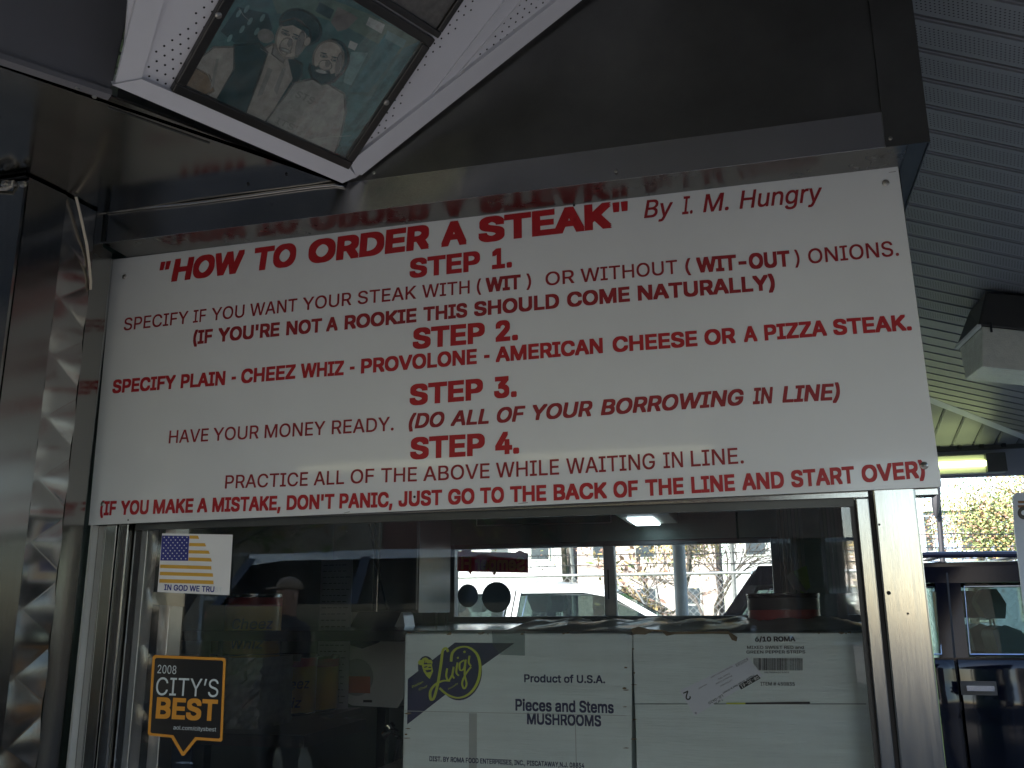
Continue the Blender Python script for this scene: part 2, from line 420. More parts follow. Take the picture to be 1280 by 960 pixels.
# outer walls below and beside
m = MB(); m.box(0.09, 1.467, 0.0, 0.10, 0.0, 0.93); m.box(0.09, 1.467, -.06, .10, .93, .96); part(m, "counter_front", STEEL, bevel=.003)
m = MB(); m.box(0.04, 1.60, 0.012, 0.06, 1.60, HB); part(m, "lintel", STEEL)
m = MB(); m.box(1.500, 1.566, 0.0065, 0.07, 0.0, HB); part(m, "corner_post", STEEL, bevel=0.0035)
m = MB(); m.box(1.494, 1.4995, 0.010, 0.07, 0.0, HB); part(m, "post_joint", GAP)
m = MB(); m.box(1.473, 1.4935, 0.007, 0.05, 0.96, 1.598); part(m, "window_jamb", STEEL, bevel=0.002)
for z in (1.463, 1.383, 1.61):
    q = at({1.463: 1112, 1.383: 1136, 1.61: 1100}[z], {1.463: 741, 1.383: 767, 1.61: 655}[z], -0.004); m = MB()
    r = .0032 if z > 1.40 and z < 1.6 else .0018
    m.prism([(q.x + r*math.cos(t), 0.0062, q.z + r*math.sin(t)) for t in [k*math.pi/6 for k in range(12)]], (0, -.0006, 0)); part(m, "screw_hole", GAP)
# left frame channels (below and beside the board)
def strip(name, pts, z0, z1, mt, th=0.004, bevel=0.0):
    mb = MB(); n = len(pts); vs = [(x, y, z0) for x, y in pts] + [(x, y, z1) for x, y in pts]
    for i in range(n - 1):
        a, b = Vector(pts[i]), Vector(pts[i+1]); d = (b - a); nn = Vector((-d.y, d.x)).normalized() * th
        q = [(a.x, a.y, z0), (b.x, b.y, z0), (b.x + nn.x, b.y + nn.y, z0), (a.x + nn.x, a.y + nn.y, z0)]
        mb.prism(q, (0, 0, z1 - z0))
    return part(mb, name, mt, bevel=bevel)
strip("corner_channel", [(0.036, -0.108), (0.031, -0.047)], 0.0, 2.165, STEEL)
strip("corner_channel_lip", [(0.0275, -0.0465), (-0.001, -0.002)], 0.0, 2.168, STEEL)
strip("white_edge_strip", [(0.013, 0.002), (0.013, 0.020)], 0.0, 1.597, mat("bright_edge_strip", (0.72, 0.71, 0.68), 0.4, 0.6, noise=.15), 0.005)
strip("window_jamb", [(0.012, 0.020), (0.033, 0.020)], 0.96, 1.60, STEEL, 0.03, .002)
strip("window_jamb", [(0.034, 0.014), (0.061, 0.014)], 0.96, 1.60, STEEL, 0.03, .002)
strip("window_jamb", [(0.066, 0.012), (0.089, 0.012)], 0.96, 1.60, STEEL, 0.03, .002)
strip("jamb_shadow_gap", [(0.010, 0.046), (0.099, 0.046)], 0.9, 1.60, GAP, 0.01)
m = MB(); m.box(0.098, 1.4725, 0.022, 0.030, 1.586, 1.600); part(m, "window_head", ALUD)
m = MB(); m.box(0.096, 1.4728, 0.0245, 0.0285, 0.955, 1.588); part(m, "window_pane", GLASS)
m = MB(); m.box(1.4655, 1.4729, 0.0205, 0.0242, 0.96, 1.586); part(m, "pane_gasket", BLACKP)
m = MB(); m.box(0.100, 0.116, 0.040, 0.075, 0.96, 1.60); m.box(.124, .150, .085, .13, .96, 1.62); part(m, "inner_jamb", ALU, bevel=.002)
# left return wall: smooth strip, quilted sheet, front sheet
WP = Vector((0.034, -0.110)); WD = (Vector((0.0150, -0.275)) - WP).normalized(); WN = Vector((-WD.y, WD.x))   # WN points to +x
if WN.x < 0: WN = -WN
def wpt(s, z, h=0.0): p = WP + WD * s + WN * h; return (p.x, p.y, z)
m = MB(); m.prism([wpt(.0795, 0, .0045), wpt(.166, 0, .0015), wpt(.166, 0, -.01), wpt(.0795, 0, -.01)], (0, 0, 2.232)); part(m, "return_wall_sheet", STEEL)
m = MB(); NS, NZ = 34, 620; z0q, z1q = 0.75, 2.232
PERS, PERZ = 0.168, 0.118
zc0 = 1.668
for j in range(NZ + 1):
    for i in range(NS + 1):
        s = 0.0795 * i / NS; z = z0q + (z1q - z0q) * j / NZ
        u = (s - 0.0665) / PERS; v = (z - zc0) / PERZ
        a = (u + v); b = (u - v)
        h = 0.0050 * abs(math.sin(math.pi * a)) ** .85 * abs(math.sin(math.pi * b)) ** .85
        edge = 1.0; fade = 1.0 if z < 2.12 else max(0, (2.17 - z) / .05)
        m.v.append(wpt(s, z, h * max(0, edge) * fade + 0.0005))
for j in range(NZ):
    for i in range(NS):
        a = j * (NS + 1) + i; m.f.append((a, a + 1, a + NS + 2, a + NS + 1)); m.mi.append(0)
q = part(m, "quilted_sheet", STEELQ)
for p in q.data.polygons: p.use_smooth = True
m = MB(); m.prism([wpt(-.012, 0, -.012), wpt(.004, 0, -.012), wpt(.004, 0, -.008), wpt(-.012, 0, -.008)], (0, 0, 2.2)); part(m, "return_wall_gap", GAP)
m = MB(); m.box(-1.2, 0.0145, -0.283, -0.276, 0.0, 2.222); part(m, "front_sheet", STEEL)
m = MB(); m.box(-1.2, 0.012, -0.281, -0.276, 2.230, 2.2335); part(m, "sheet_top_gap", GAP)
# brackets on the front sheet
for px, py, r_ in ((6, 229, .010), (14, 229, .009), (28, 230, .008)):
    q = at(px, py, -0.287); m = MB(); m.lathe((0, 0, 0), [(0, .008), (r_*.5, .008), (r_*.62, .004), (r_, .003), (r_, 0)], 14)
    m.v = [(q.x + a, q.y - c + .004, q.z + b * .7) for a, b, c in m.v]; part(m, "bracket_bolt", SCREW, True)
q = at(10, 236, -.288); m = MB(); m.tube([(q.x-.05, q.y, q.z+.004), (q.x, q.y-.004, q.z-.002), (q.x+.008, q.y, q.z+.004), (q.x+.010, q.y, q.z+.014)], .0035, 8); part(m, "bracket_hook", SCREW, True)
# horizontal soffit in the corner with a rolled bead
SZ = 2.237
m = MB(); m.prism([(0.588, -0.0838, SZ), tuple(atz(429, 231.5, SZ)), (0.3455, -0.4705, SZ), (0.0, -.95, SZ), (-1.2, -0.95, SZ), (-1.2, -0.0838, SZ)], (0, 0, .004)); part(m, "corner_soffit", STEELS)
bead = [at(px, py, -0.088) for px, py in ((122, 263), (180, 260), (240, 254), (300, 246), (350, 239), (395, 233), (418, 231), (430, 233))]
for b in bead: b.z = min(b.z, SZ + .002)
m = MB(); m.tube(bead, .0026, 8); part(m, "soffit_bead", STEELH, True)
m = MB(); m.box(.0335, .0370, -.1095, -.0838, 2.14, SZ); part(m, "corner_filler", STEEL)
m = MB(); m.box(.0372, .0420, -.0865, -.0838, HB + .002, HT - .002); part(m, "corner_seam", STEELD)
a, b = atz(135, 135, SZ - .0022), atz(262, 180, SZ - .0022); d = (b - a).normalized(); pr = Vector((d.y, -d.x, 0)) * .0004
m = MB(); m.prism([a - pr, a + pr, b + pr, b - pr], (0, 0, .002)); part(m, "soffit_seam", STEELD)
for px, py in ((310, 231), (358, 219)):
    q = atz(px, py, SZ - .002); m = MB(); m.lathe((q.x, q.y, q.z), [(0, -.0008), (.0025, -.0005), (.003, .002)], 10); part(m, "rivet", GAP, True)
# interior shell
BY = 2.40
INW = mat("interior_wall_panel", (0.10, 0.15, 0.13), 0.35, 0.3, noise=0.2, nscale=4)
INC = mat("interior_ceiling", (0.14, 0.15, 0.16), 0.4, 0.3, noise=0.2)
INF = mat("interior_floor", (0.05, 0.045, 0.04), 0.7, noise=0.3)
w1a, w1b = at(569, 727, BY).x, at(755.5, 727, BY).x; w2a, w2b = at(770, 727, BY).x, at(966.5, 727, BY).x
wz0, wz1 = at(570, 771, BY).z, at(760, 682.5, BY).z
m = MB(); m.box(-1.7, 1.56, BY, BY+.07, 0, wz0 - .02); part(m, "rear_wall", INW)
m = MB(); m.box(-1.7, 1.56, BY, BY+.07, wz1 + .02, 2.45); part(m, "rear_wall", INW)
m = MB(); m.box(-1.7, w1a - .03, BY, BY+.07, wz0 - .02, wz1 + .02); part(m, "rear_wall", INW)
m = MB(); m.box(w2b + .035, 1.56, BY, BY+.07, wz0 - .02, wz1 + .02); part(m, "rear_wall", INW)
m = MB(); m.box(-1.77, -1.7, -.27, BY+.07, 0, 2.45); part(m, "left_wall", INW)
m = MB(); m.box(-1.7, 0.012, -.270, -.22, 0, 2.22); m.box(-.04, -.012, -.22, .05, 0, 2.22); part(m, "front_wall_core", INW)
m = MB(); m.box(-1.77, 1.56, 0.062, BY+.07, 2.26, 2.30); m.box(-1.77, .02, -.22, .062, 2.26, 2.30); part(m, "interior_ceiling", INC)
m = MB(); m.box(-1.7, 1.5, .10, BY, 0, .012); part(m, "interior_floor", INF)
RX = 1.503
m = MB(); m.box(RX, RX+.058, .071, BY, 0, 2.3); part(m, "right_wall", mat("polished_wall_steel", (.78, .82, .80), .035, 1.0, noise=.12, nscale=3, bump=.04, bscale=6))
# rear sliding window: frame, mullion, two panes
fw = .016
m = MB()
m.box(w1a-.03, w1a, BY-.012, BY+.05, wz0-.02, wz1+.02); m.box(w2b, w2b+.035, BY-.012, BY+.05, wz0-.02, wz1+.02)
m.box(w1a, w2b, BY-.012, BY+.05, wz1, wz1+.02); m.box(w1a, w2b, BY-.02, BY+.05, wz0-.02, wz0)
fr = part(m, "rear_window_frame", ALUD, bevel=.003)
m = MB(); m.box(w1b, w2a, BY-.016, BY+.03, wz0, wz1); m.build("mullion", ALU, fr, bevel=.004)
m = MB(); m.box(w1b+.017, w1b+.022, BY-.0175, BY-.0155, wz0+.07, wz1-.10); m.build("slider_track", BLACKP, fr)
for a_, b_ in ((w1a, w1b), (w2a, w2b)):
    m = MB(); m.box(a_, b_, BY+.01, BY+.014, wz0, wz1); m.build("pane", GLASS2, fr)
m = MB(); m.box(w1a-.135, w1a-.075, BY-.05, BY-.012, wz0-.3, wz1+.12); m.box(w1a-.07, w1a-.034, BY-.03, BY-.012, wz0-.2, wz1+.04); part(m, "window_side_post", ALUD, bevel=.004)

# ---- sloped vinyl soffit in the corner
VA = Vector((.582, -.085, 2.235)); VB = atz(140, 105, 2.235); VC = at(725, 0, -.085)
VN = (VB - VA).cross(VC - VA).normalized()
if VN.z > 0: VN = -VN              # faces down to the viewer
def vp(px, py, h=0.0): return onp(px, py, VA + VN * h, VN)
ves = thing("vinyl_soffit", "sloped white perforated vinyl soffit above the framed photograph", "soffit panel", VA)
m = MB(); m.prism([vp(152, 104), vp(444, 223), vp(745, -14), vp(1010, -215), vp(430, -330), vp(165, -60)], -VN * .006); m.build("vinyl_sheet", VINYL, ves)
# folds between the perforated lanes
e1 = (vp(627, 0) - vp(520, 140)).normalized(); e2 = VN.cross(e1).normalized()
def lane(pa, pb, wd, h, mt):
    a, b = vp(*pa), vp(*pb); b = a + e1 * ((b - a).length + .25)
    mb = MB(); mb.prism([a, b, b + e2 * wd, a + e2 * wd], VN * h); return mb.build("vinyl_fold", mt, ves)
for pa, pb, wd in (((522, 137), (628, 0), .006), ((553, 112), (650, 0), .004)):
    mb = MB(); a = vp(*pa); b = vp(*pb); b = a + (b - a) * 1.6
    s_ = e2 * wd; mb.prism([a - s_, b - s_, b - s_ * .4, a - s_ * .4], VN * .0035); mb.build("vinyl_fold", VINYL, ves)
# trims
def vpoly(name, pts, h, mt, th=None, bev=0.0, par=None):
    mb = MB(); mb.prism([vp(px, py, h) for px, py in pts], -VN * (th or h)); return mb.build(name, mt, par or ves, bevel=bev)
vpoly("edge_trim", [(140, 106), (177, 99), (436, 209), (446, 221), (428, 229)], .012, VINYL, .012, .001)
vpoly("edge_trim", [(444, 217), (437, 203), (702, -4), (760, -50), (790, -50), (729, -1), (452, 219)], .010, VINYL, .011, .001)
vpoly("edge_trim", [(144, 106), (170, 0), (182, -40), (218, -60), (205, 0), (176, 101)], .008, VINYL, .009, .001)
# perforations
m = MB(); ex = (vp(430, 207) - vp(212, 112)).normalized(); ey = ex.cross(VN).normalized()
if ey.dot(vp(548, 32) - vp(430, 207)) < 0: ey = -ey
def disc(mb, c, a, b, n, r, k=8):
    mb.add([c + a * (r * math.cos(t * 2 * math.pi / k)) + b * (r * math.sin(t * 2 * math.pi / k)) for t in range(k)], [tuple(range(k)) if (a.cross(b)).dot(n) > 0 else tuple(range(k))[::-1]])
def inpoly(x, y, P):
    c = False
    for i in range(len(P)):
        (x1, y1), (x2, y2) = P[i], P[i - 1]
        if (y1 > y) != (y2 > y) and x < (x2 - x1) * (y - y1) / (y2 - y1) + x1: c = not c
    return c
def proj(P):
    d = Vector(P) - CC; return (640 + CF * d.dot(rx) / d.dot(rz), 480 + CF * d.dot(ry) / d.dot(rz))
regs = [[(172, 86), (262, 0), (275, -40), (340, -40), (228, 120), (205, 112)],
        [(430, 206), (545, 40), (588, -40), (635, -40), (600, 0), (517, 100), (494, 148), (478, 170), (452, 196)],
        [(585, 84), (652, 0), (690, -40), (760, -40), (702, 2), (597, 82), (588, 86)]]
d1 = (vp(175, 69.5) - vp(175.7, 81.5)).normalized(); d1l = (vp(175, 69.5) - vp(175.7, 81.5)).length
o0 = vp(176, 90.5); d2v = vp(186.5, 95.2) - o0
for i in range(-10, 120):
    for j in range(-40, 120):
        c = o0 + d2v * i + d1 * d1l * j
        px, py = proj(c)
        if -45 < py < 225 and any(inpoly(px, py, r_) for r_ in regs): disc(m, c + VN * .0004, ex, ey, VN, .0019)
tag(m.build("perforation", GAP, ves), kind="stuff")
# grey painted cabinet at the top left
g0 = Vector((.346, -.470)); gd = Vector((-.094, -.130)).normalized(); gn = Vector((-gd.y, gd.x))
if gn.x > 0: gn = -gn
gb = thing("painted_cabinet", "dark grey painted metal cabinet hanging in the upper left corner", "cabinet", (g0.x, g0.y, 2.24))
P3 = [g0, g0 + gd * .7, g0 + gd * .7 + gn * .5, g0 + gn * .12]
m = MB(); m.prism([(p.x, p.y, 2.246) for p in P3], (.026, .037, .50)); m.build("cabinet_body", GREYP, gb, bevel=.002)
P4 = [g0 - gn * .008, g0 + gd * .7 - gn * .008, g0 + gd * .7 + gn * .01, g0 + gn * .012 - gd*.0]
m = MB(); m.prism([(p.x, p.y, 2.236) for p in P4], (0, 0, .0095)); m.build("bottom_flange", GREYP, gb)
for (px, py) in ((118, 121), (97, 110)):
    q = atz(px, py, 2.2355); m = MB(); m.lathe((q.x, q.y, q.z), [(0, -.003), (.003, -.002), (.004, .0005)], 10); m.build("screw", SCREW, gb, True)

# ---- cable
cb = MB(); cb.tube([atx(px, py, .040) for px, py in ((95, 246), (99, 262), (104, 285), (108.5, 306), (111.5, 330), (113.5, 352), (113, 362))], .0027, 8)
tag(cb.build("cable", mat("cream_cable", (0.62, 0.55, 0.44), 0.5, noise=.1), None, True), "thin cream cable hanging from the corner soffit beside the menu board", "cable")

# ================================================================== MENU SIGN
sign = thing("menu_sign", "large white menu board with red ordering steps above the serving window", "sign", (0.8, 0, 1.60))
SP = lambda px, py: at(px, py, -0.0006)
UPV[id(SP)] = Vector((0, 0, 1))
TL, TR, BR, BL = (at(141, 324.5, 0), at(1121.9, 204.4, 0), at(1177.3, 608.4, 0), at(110.6, 656.5, 0))
m = MB(); m.prism([TL, TR, BR, BL], (0, 0.005, 0)); m.build("board", SIGNW, sign, bevel=.001)
def line(runs, bl, cap, mt=SIGNR):
    mb = MB(); b = lin(bl); c = lin(cap)
    for r_ in runs:
        s, x0, x1 = r_[:3]; bo = (r_[3] if len(r_) > 3 else 0.005) + .003; sh = r_[4] if len(r_) > 4 else 0
        put_text(mb, s, x0, x1, b, c, SP, bo, sh)
    return mb.build("lettering", mt, sign)
B1 = .027
line([('"', 198, 211.5, .012, .12), ('HOW', 214, 304.5, .036, .12), ('TO', 317, 369.5, .036, .08), ('ORDER', 385, 536.3, .036, .04), ('A', 551.3, 583.3, .036), ('STEAK', 598, 765, .036), ('"', 766.5, 785.8, .012)],
     [(214.5, 350.5), (536, 308.6), (732.5, 286.3)], [(214, 24), (736, 28)])
line([('By', 805, 842, .006, .22), ('I.', 852.5, 866, .006, .22), ('M.', 879, 911, .006, .22), ('Hungry', 924.5, 1029, .006, .22)],
     [(805, 272.5), (924.5, 260.8), (1000, 253.6)], [(805, 21.5), (1005, 22)], SIGNR2)
line([('STEP', 511.7, 600, B1+.004), ('1.', 615, 640, B1+.004)], [(548, 342.5), (622, 334.5)], [(540, 21.5), (622, 22.5)])
line([('SPECIFY', 154.3, 234.5), ('IF', 241, 257), ('YOU', 264, 305), ('WANT', 312, 371), ('YOUR', 378, 439), ('STEAK', 447, 520), ('WITH', 527.5, 587), ('(', 596, 601.5),
      ('WIT', 607, 651, B1+.004), (')', 658, 664), ('OR', 682, 718), ('WITHOUT', 726, 847), ('(', 857, 864), ('WIT-OUT', 871, 988, B1+.004), (')', 994, 1000), ('ONIONS.', 1011, 1124)],
     [(160, 412.5), (447, 380.2), (586, 366.7), (702, 355), (844, 342), (985, 332), (1043, 326.5), (1110, 320.5)], [(170, 15), (575, 16), (843, 16.8), (1100, 18.5)], SIGNR2)
line([('(IF', 241, 265, B1), ("YOU'RE", 272, 349, B1), ('NOT', 357.5, 402, B1), ('A', 407.5, 422, B1), ('ROOKIE', 430.5, 520.5, B1), ('THIS', 529, 584, B1), ('SHOULD', 592.5, 699, B1), ('COME', 709, 787.5, B1), ('NATURALLY)', 797.5, 969, B1)],
     [(260, 428), (346, 419.5), (395, 415), (517.5, 402), (695, 384.5), (786, 376), (952, 362.5)], [(260, 15.5), (517, 15.8), (786, 17), (952, 17.5)], SIGNR2)
line([('STEP', 515.7, 606, B1+.004), ('2.', 619.5, 647.5, B1+.004)], [(551, 432), (636, 424.5)], [(550, 23), (636, 23)])
line([('SPECIFY', 140, 218.7, B1), ('PLAIN', 225.5, 281, B1), ('-', 289, 294.5, B1), ('CHEEZ', 301, 369, B1), ('WHIZ', 375.5, 429.5, B1), ('-', 437, 443, B1), ('PROVOLONE', 451, 596, B1), ('-', 605, 612, B1), ('AMERICAN', 619.5, 753.7, B1), ('CHEESE', 766, 872, B1), ('OR', 881, 920, B1), ('A', 930, 947, B1), ('PIZZA', 956, 1034, B1), ('STEAK.', 1042, 1140, B1)],
     [(146, 490.5), (280, 480.5), (367.5, 472.5), (428.7, 468), (595, 454), (752.5, 440.5), (871, 431.7), (945, 425.7), (1032, 418.7), (1132, 412.3)], [(146, 15), (280, 15.8), (595, 17), (871, 17.5), (1132, 18)])
line([('STEP', 511.7, 603.7, B1+.004), ('3.', 617.5, 646, B1+.004)], [(547.5, 502.5), (632, 495.5)], [(550, 23.3), (632, 23.8)])
line([('HAVE', 210.7, 260), ('YOUR', 266, 323), ('MONEY', 330.5, 406), ('READY.', 414.5, 492), ('(DO', 510.7, 555.5, B1-.004, .2), ('ALL', 563, 611, B1-.004, .2), ('OF', 621, 657, B1-.004, .2), ('YOUR', 666, 741, B1-.004, .2), ('BORROWING', 751, 930.5, B1-.004, .2), ('IN', 941, 967.5, B1-.004, .2), ('LINE)', 978, 1051, B1-.004, .2)],
     [(212.5, 554), (321, 548), (397.5, 543.7), (481, 538.7), (522.5, 534.5), (607.5, 529), (738.7, 519.3), (920, 506), (963.7, 503.3), (1037.5, 499.5)], [(212, 15.5), (481, 17), (738, 17.8), (1037, 19)], SIGNR2)
line([('STEP', 512.5, 606, B1+.004), ('4.', 619, 649, B1+.004)], [(546, 571), (634, 566)], [(546, 24.3), (634, 24.8)])
line([('PRACTICE', 281, 384.5), ('ALL', 392, 430), ('OF', 438, 467.5), ('THE', 476, 521), ('ABOVE', 529, 612), ('WHILE', 620, 699), ('WAITING', 708, 819), ('IN', 829.5, 854), ('LINE.', 864, 930)],
     [(282.5, 610.5), (383.7, 607), (457.5, 603.5), (520, 601.5), (611, 597.5), (697.5, 593), (817.5, 586), (921, 579.5)], [(282, 16), (520, 17.5), (697, 19), (921, 19.5)], SIGNR2)
line([('(IF', 124.5, 144.5, B1), ('YOU', 150, 185, B1), ('MAKE', 191, 241, B1), ('A', 246, 259, B1), ('MISTAKE,', 265, 350.5, B1), ("DON'T", 358, 417.5, B1), ('PANIC,', 424, 490.5, B1), ('JUST', 498, 552.5, B1), ('GO', 560, 593, B1), ('TO', 600, 630, B1), ('THE', 637.5, 683, B1), ('BACK', 692, 759, B1), ('OF', 767, 798, B1), ('THE', 807, 855, B1), ('LINE', 864.5, 919, B1), ('AND', 928, 980.5, B1), ('START', 989.5, 1069, B1), ('OVER)', 1078, 1157, B1)],
     [(137.5, 643.2), (238.7, 640), (346, 637), (415, 635), (484, 633), (547.5, 630.5), (682.5, 625), (757, 622), (855, 616.3), (917.5, 612.5), (972.5, 609.5), (1067.5, 603), (1145, 597)], [(137, 15.8), (346, 16.3), (682, 18), (1145, 19.5)])
for px, py, r_ in ((155.5, 346, .0055), (1107, 228.5, .0062), (128.5, 630, .0052), (1155, 582, .0065)):
    q = at(px, py, 0); m = MB(); m.lathe((0, 0, 0), [(0, .0030), (r_*.55, .0026), (r_*.9, .0012), (r_, 0)], 16); m.v = [(q.x + a, -c, q.z + b) for a, b, c in m.v]
    m.build("screw", SCREW, sign, True)
for px, py, r_ in ((717.5, 256.5, .0022), (518, 621, .0024), (160, 650, .0016), (104.5, 633, .0025)):
    q = at(px, py, -.0012); m = MB(); m.prism([(q.x + r_*math.cos(k*.785), q.y, q.z + r_*math.sin(k*.785)) for k in range(8)], (0, .0009, 0)); m.build("screw_hole", GAP, sign)
for x0, x1, py in ((1111, 1120, 215), (1062, 1072, 214.5), (430, 437, 640.5), (648, 660, 629)):
    a, b = at(x0, py + 1, -.0004), at(x1, py - .3, -.0004); m = MB(); m.flat([a, b, b + Vector((0, 0, .0016)), a + Vector((0, 0, .001))][::1]); m.build("scuff", mat("scuff", (.25, .25, .24), .7, noise=.3), sign)

# ================================================================== FRAMED PHOTOGRAPH
def frame_thing(label, bl, br, tr, loc_h):
    pass
FH = .012
F_BL, F_BR, F_TR = vp(212, 110, 0), vp(433, 208, 0), vp(541, 46, 0)
fx = (F_BR - F_BL).normalized(); fyv = (F_TR - F_BR); fyv = fyv - fx * fyv.dot(fx); FHt = fyv.length; fy = fyv.normalized(); FW = (F_BR - F_BL).length
def fpt(u, v, h): return F_BL + fx * u + fy * v + VN * h
def frame_build(root, org, W_, H_, rail):
    def P(u, v, h): return org + fx * u + fy * v + VN * h
    for (u0, u1, v0, v1) in ((0, W_, 0, rail), (0, W_, H_ - rail, H_), (0, rail, rail, H_ - rail), (W_ - rail, W_, rail, H_ - rail)):
        m = MB(); m.prism([P(u0, v0, .001), P(u1, v0, .001), P(u1, v1, .001), P(u0, v1, .001)], VN * FH); m.build("frame_rail", BLACK, root, bevel=.002)
    return P
pf = thing("framed_photo", "black framed faded teal photograph of two smiling men fixed to the perforated soffit", "picture", F_BL)
frame_build(pf, F_BL, FW, FHt, .017)
PH = FH - .0095
FP = lambda cx, cy, h: onp(200 + cx * .28125, cy * .28125, VA + VN * (PH + h), VN)
def pcol(n, c, r=.4): return mat("photo_print_" + n, c, r, noise=.32, nscale=55)
TE = pcol("teal", (.07, .19, .20)); TD = pcol("dark_teal", (.015, .075, .09)); TL_ = pcol("pale_teal", (.20, .36, .36)); SK = pcol("skin", (.55, .49, .43)); SH = pcol("shirt", (.46, .42, .38)); SK2 = pcol("skin_shade", (.30, .29, .28)); WHT = pcol("white", (.58, .60, .58))
ORN = pcol("orange_stain", (.28, .19, .12))
m = MB(); r2 = .015
m.prism([fpt(r2, r2, PH), fpt(FW - r2, r2, PH), fpt(FW - r2, FHt - r2, PH), fpt(r2, FHt - r2, PH)], -VN * .002); photo = m.build("photo_print", TE, pf)
hh = [0]; SOFT = {}
def soft(mt):
    if mt.name not in SOFT:
        c = mt.copy(); c.name = mt.name + "_soft"; n = c.node_tree.nodes; l = c.node_tree.links; o = [k for k in n if k.type == 'OUTPUT_MATERIAL'][0]; b = n["Principled BSDF"]
        t = n.new("ShaderNodeBsdfTransparent"); mx = n.new("ShaderNodeMixShader"); mx.inputs[0].default_value = .32; l.new(t.outputs[0], mx.inputs[1]); l.new(b.outputs[0], mx.inputs[2]); l.new(mx.outputs[0], o.inputs[0]); SOFT[mt.name] = c
    return SOFT[mt.name]
def ppoly(name, pts, mt):
    if name.startswith("man") and name not in ("man_eye", "man_brow", "man_teeth"):        # the old print is blurred: faint wider copies soften each shape
        cx = sum(p[0] for p in pts) / len(pts); cy = sum(p[1] for p in pts) / len(pts)
        for k_, sc in enumerate((11, 5)):
            hh[0] += .4; mb = MB(); Q = []
            for x, y in pts:
                dx, dy = x - cx, y - cy; l_ = math.hypot(dx, dy) or 1; f_ = 1 + min(sc, l_ * .25) / l_; Q.append(FP(cx + dx * f_, cy + dy * f_, .00004 * hh[0] + .0002))
            mb.prism(Q, -VN * .000006); mb.build("soft_edge", soft(mt), photo)
    hh[0] += .6; mb = MB(); P = [FP(x, y, .00004 * hh[0] + .0002) for x, y in pts]
    mb.prism(P, -VN * .00001); mb.build(name, mt, photo)
def ell(cx, cy, a, b, rot=0, n=20, t0=0, t1=360):
    o = []
    for k in range(n):
        t = R_(t0 + (t1 - t0) * k / (n if t1 - t0 == 360 else n - 1)); x, y = a * math.cos(t), b * math.sin(t); c, s = math.cos(R_(rot)), math.sin(R_(rot)); o.append((cx + x*c - y*s, cy + x*s + y*c))
    return o
ppoly("wall_shape", [(500, 0), (770, 0), (930, 62), (1150, 178), (1080, 250), (960, 190), (830, 120), (660, 60), (520, 60)], pcol("olive", (.15, .24, .20)))
ppoly("wall_shape", [(1000, 150), (1075, 205), (930, 410), (840, 410)], pcol("mid_teal", (.06, .22, .25)))
ppoly("wall_shape", [(840, 415), (945, 430), (1080, 215), (1150, 185), (1100, 280), (820, 690), (800, 640)], pcol("blue_teal", (.09, .25, .27)))
ppoly("poster", [(930, 75), (1000, 110), (985, 150), (915, 110)], WHT)
ppoly("poster", [(1010, 135), (1095, 180), (1080, 215), (1000, 170)], TL_)
ppoly("poster", [(790, 30), (850, 60), (880, 80), (830, 130), (790, 140), (760, 100)], pcol("pink_grey", (.24, .21, .20)))
ppoly("poster", [(845, 180), (880, 195), (865, 225), (835, 210)], WHT)
ppoly("poster", [(850, 230), (925, 235), (850, 380), (815, 365), (830, 300)], TL_)
ppoly("sign_shape", [(710, 10), (775, 45), (755, 85), (690, 50)], TD)
ppoly("shelf_shape", [(345, 30), (480, 60), (500, 130), (440, 190), (330, 190), (270, 140)], TD)
for (x, y) in ((350, 60), (400, 95), (365, 130), (430, 140), (310, 170), (455, 80), (385, 40)): ppoly("bottle_shape", ell(x, y, 9, 20, 30, 10), TL_)
ppoly("hand_shape", ell(470, 160, 38, 32, 20, 12), SK2)
ppoly("man_arm", [(110, 385), (170, 270), (240, 215), (335, 212), (340, 300), (255, 440)], SH)
ppoly("man_arm", [(110, 385), (150, 300), (215, 340), (235, 400), (200, 420)], ORN)
ppoly("man_shirt", [(440, 235), (500, 200), (570, 250), (620, 330), (590, 420), (470, 545), (380, 505), (440, 330)], SH)
ppoly("man_vest", [(330, 205), (440, 197), (475, 240), (440, 330), (380, 505), (250, 445), (335, 310)], TD)
ppoly("man_vest", [(565, 250), (630, 290), (625, 340), (560, 440), (470, 545), (540, 430), (590, 350)], TD)
ppoly("fold", [(480, 300), (500, 310), (455, 420), (430, 430)], SK2); ppoly("fold", [(250, 260), (262, 262), (240, 380), (222, 400)], SK2); ppoly("fold", [(545, 300), (560, 305), (520, 420), (505, 400)], SK2)
ppoly("man_neck", [(510, 200), (560, 240), (545, 275), (500, 240)], SK2)
ppoly("man_hair", ell(625, 120, 92, 68, 28, 24), TD)
ppoly("man_face", ell(583, 172, 62, 84, 18, 26), SK)
ppoly("man_hair", [(540, 100), (600, 85), (660, 130), (668, 170), (640, 140), (590, 112), (548, 118)], TD)
ppoly("man_cheek", ell(560, 205, 24, 34, 18, 16), pcol("cheek", (.52, .47, .42)))
ppoly("man_shade", ell(622, 195, 14, 52, 14, 16), SK2)
ppoly("man_ear", ell(655, 185, 12, 20, 25, 10), SK)
for (x, y, a, b, r_) in ((558, 150, 17, 7, 22), (606, 170, 17, 7, 22)): ppoly("man_eye_socket", ell(x, y, a, b, r_, 12), SK2); ppoly("man_eye", ell(x, y + 1, a * .5, b * .45, r_, 8), TD); ppoly("man_brow", ell(x, y - 14, a * 1.1, 3, r_, 8), TD)
ppoly("man_mouth", ell(556, 224, 25, 8, 20, 12), SK2); ppoly("man_teeth", ell(556, 223, 18, 4, 20, 12), WHT); ppoly("man_nose", ell(578, 190, 9, 16, 15, 10), SK2)
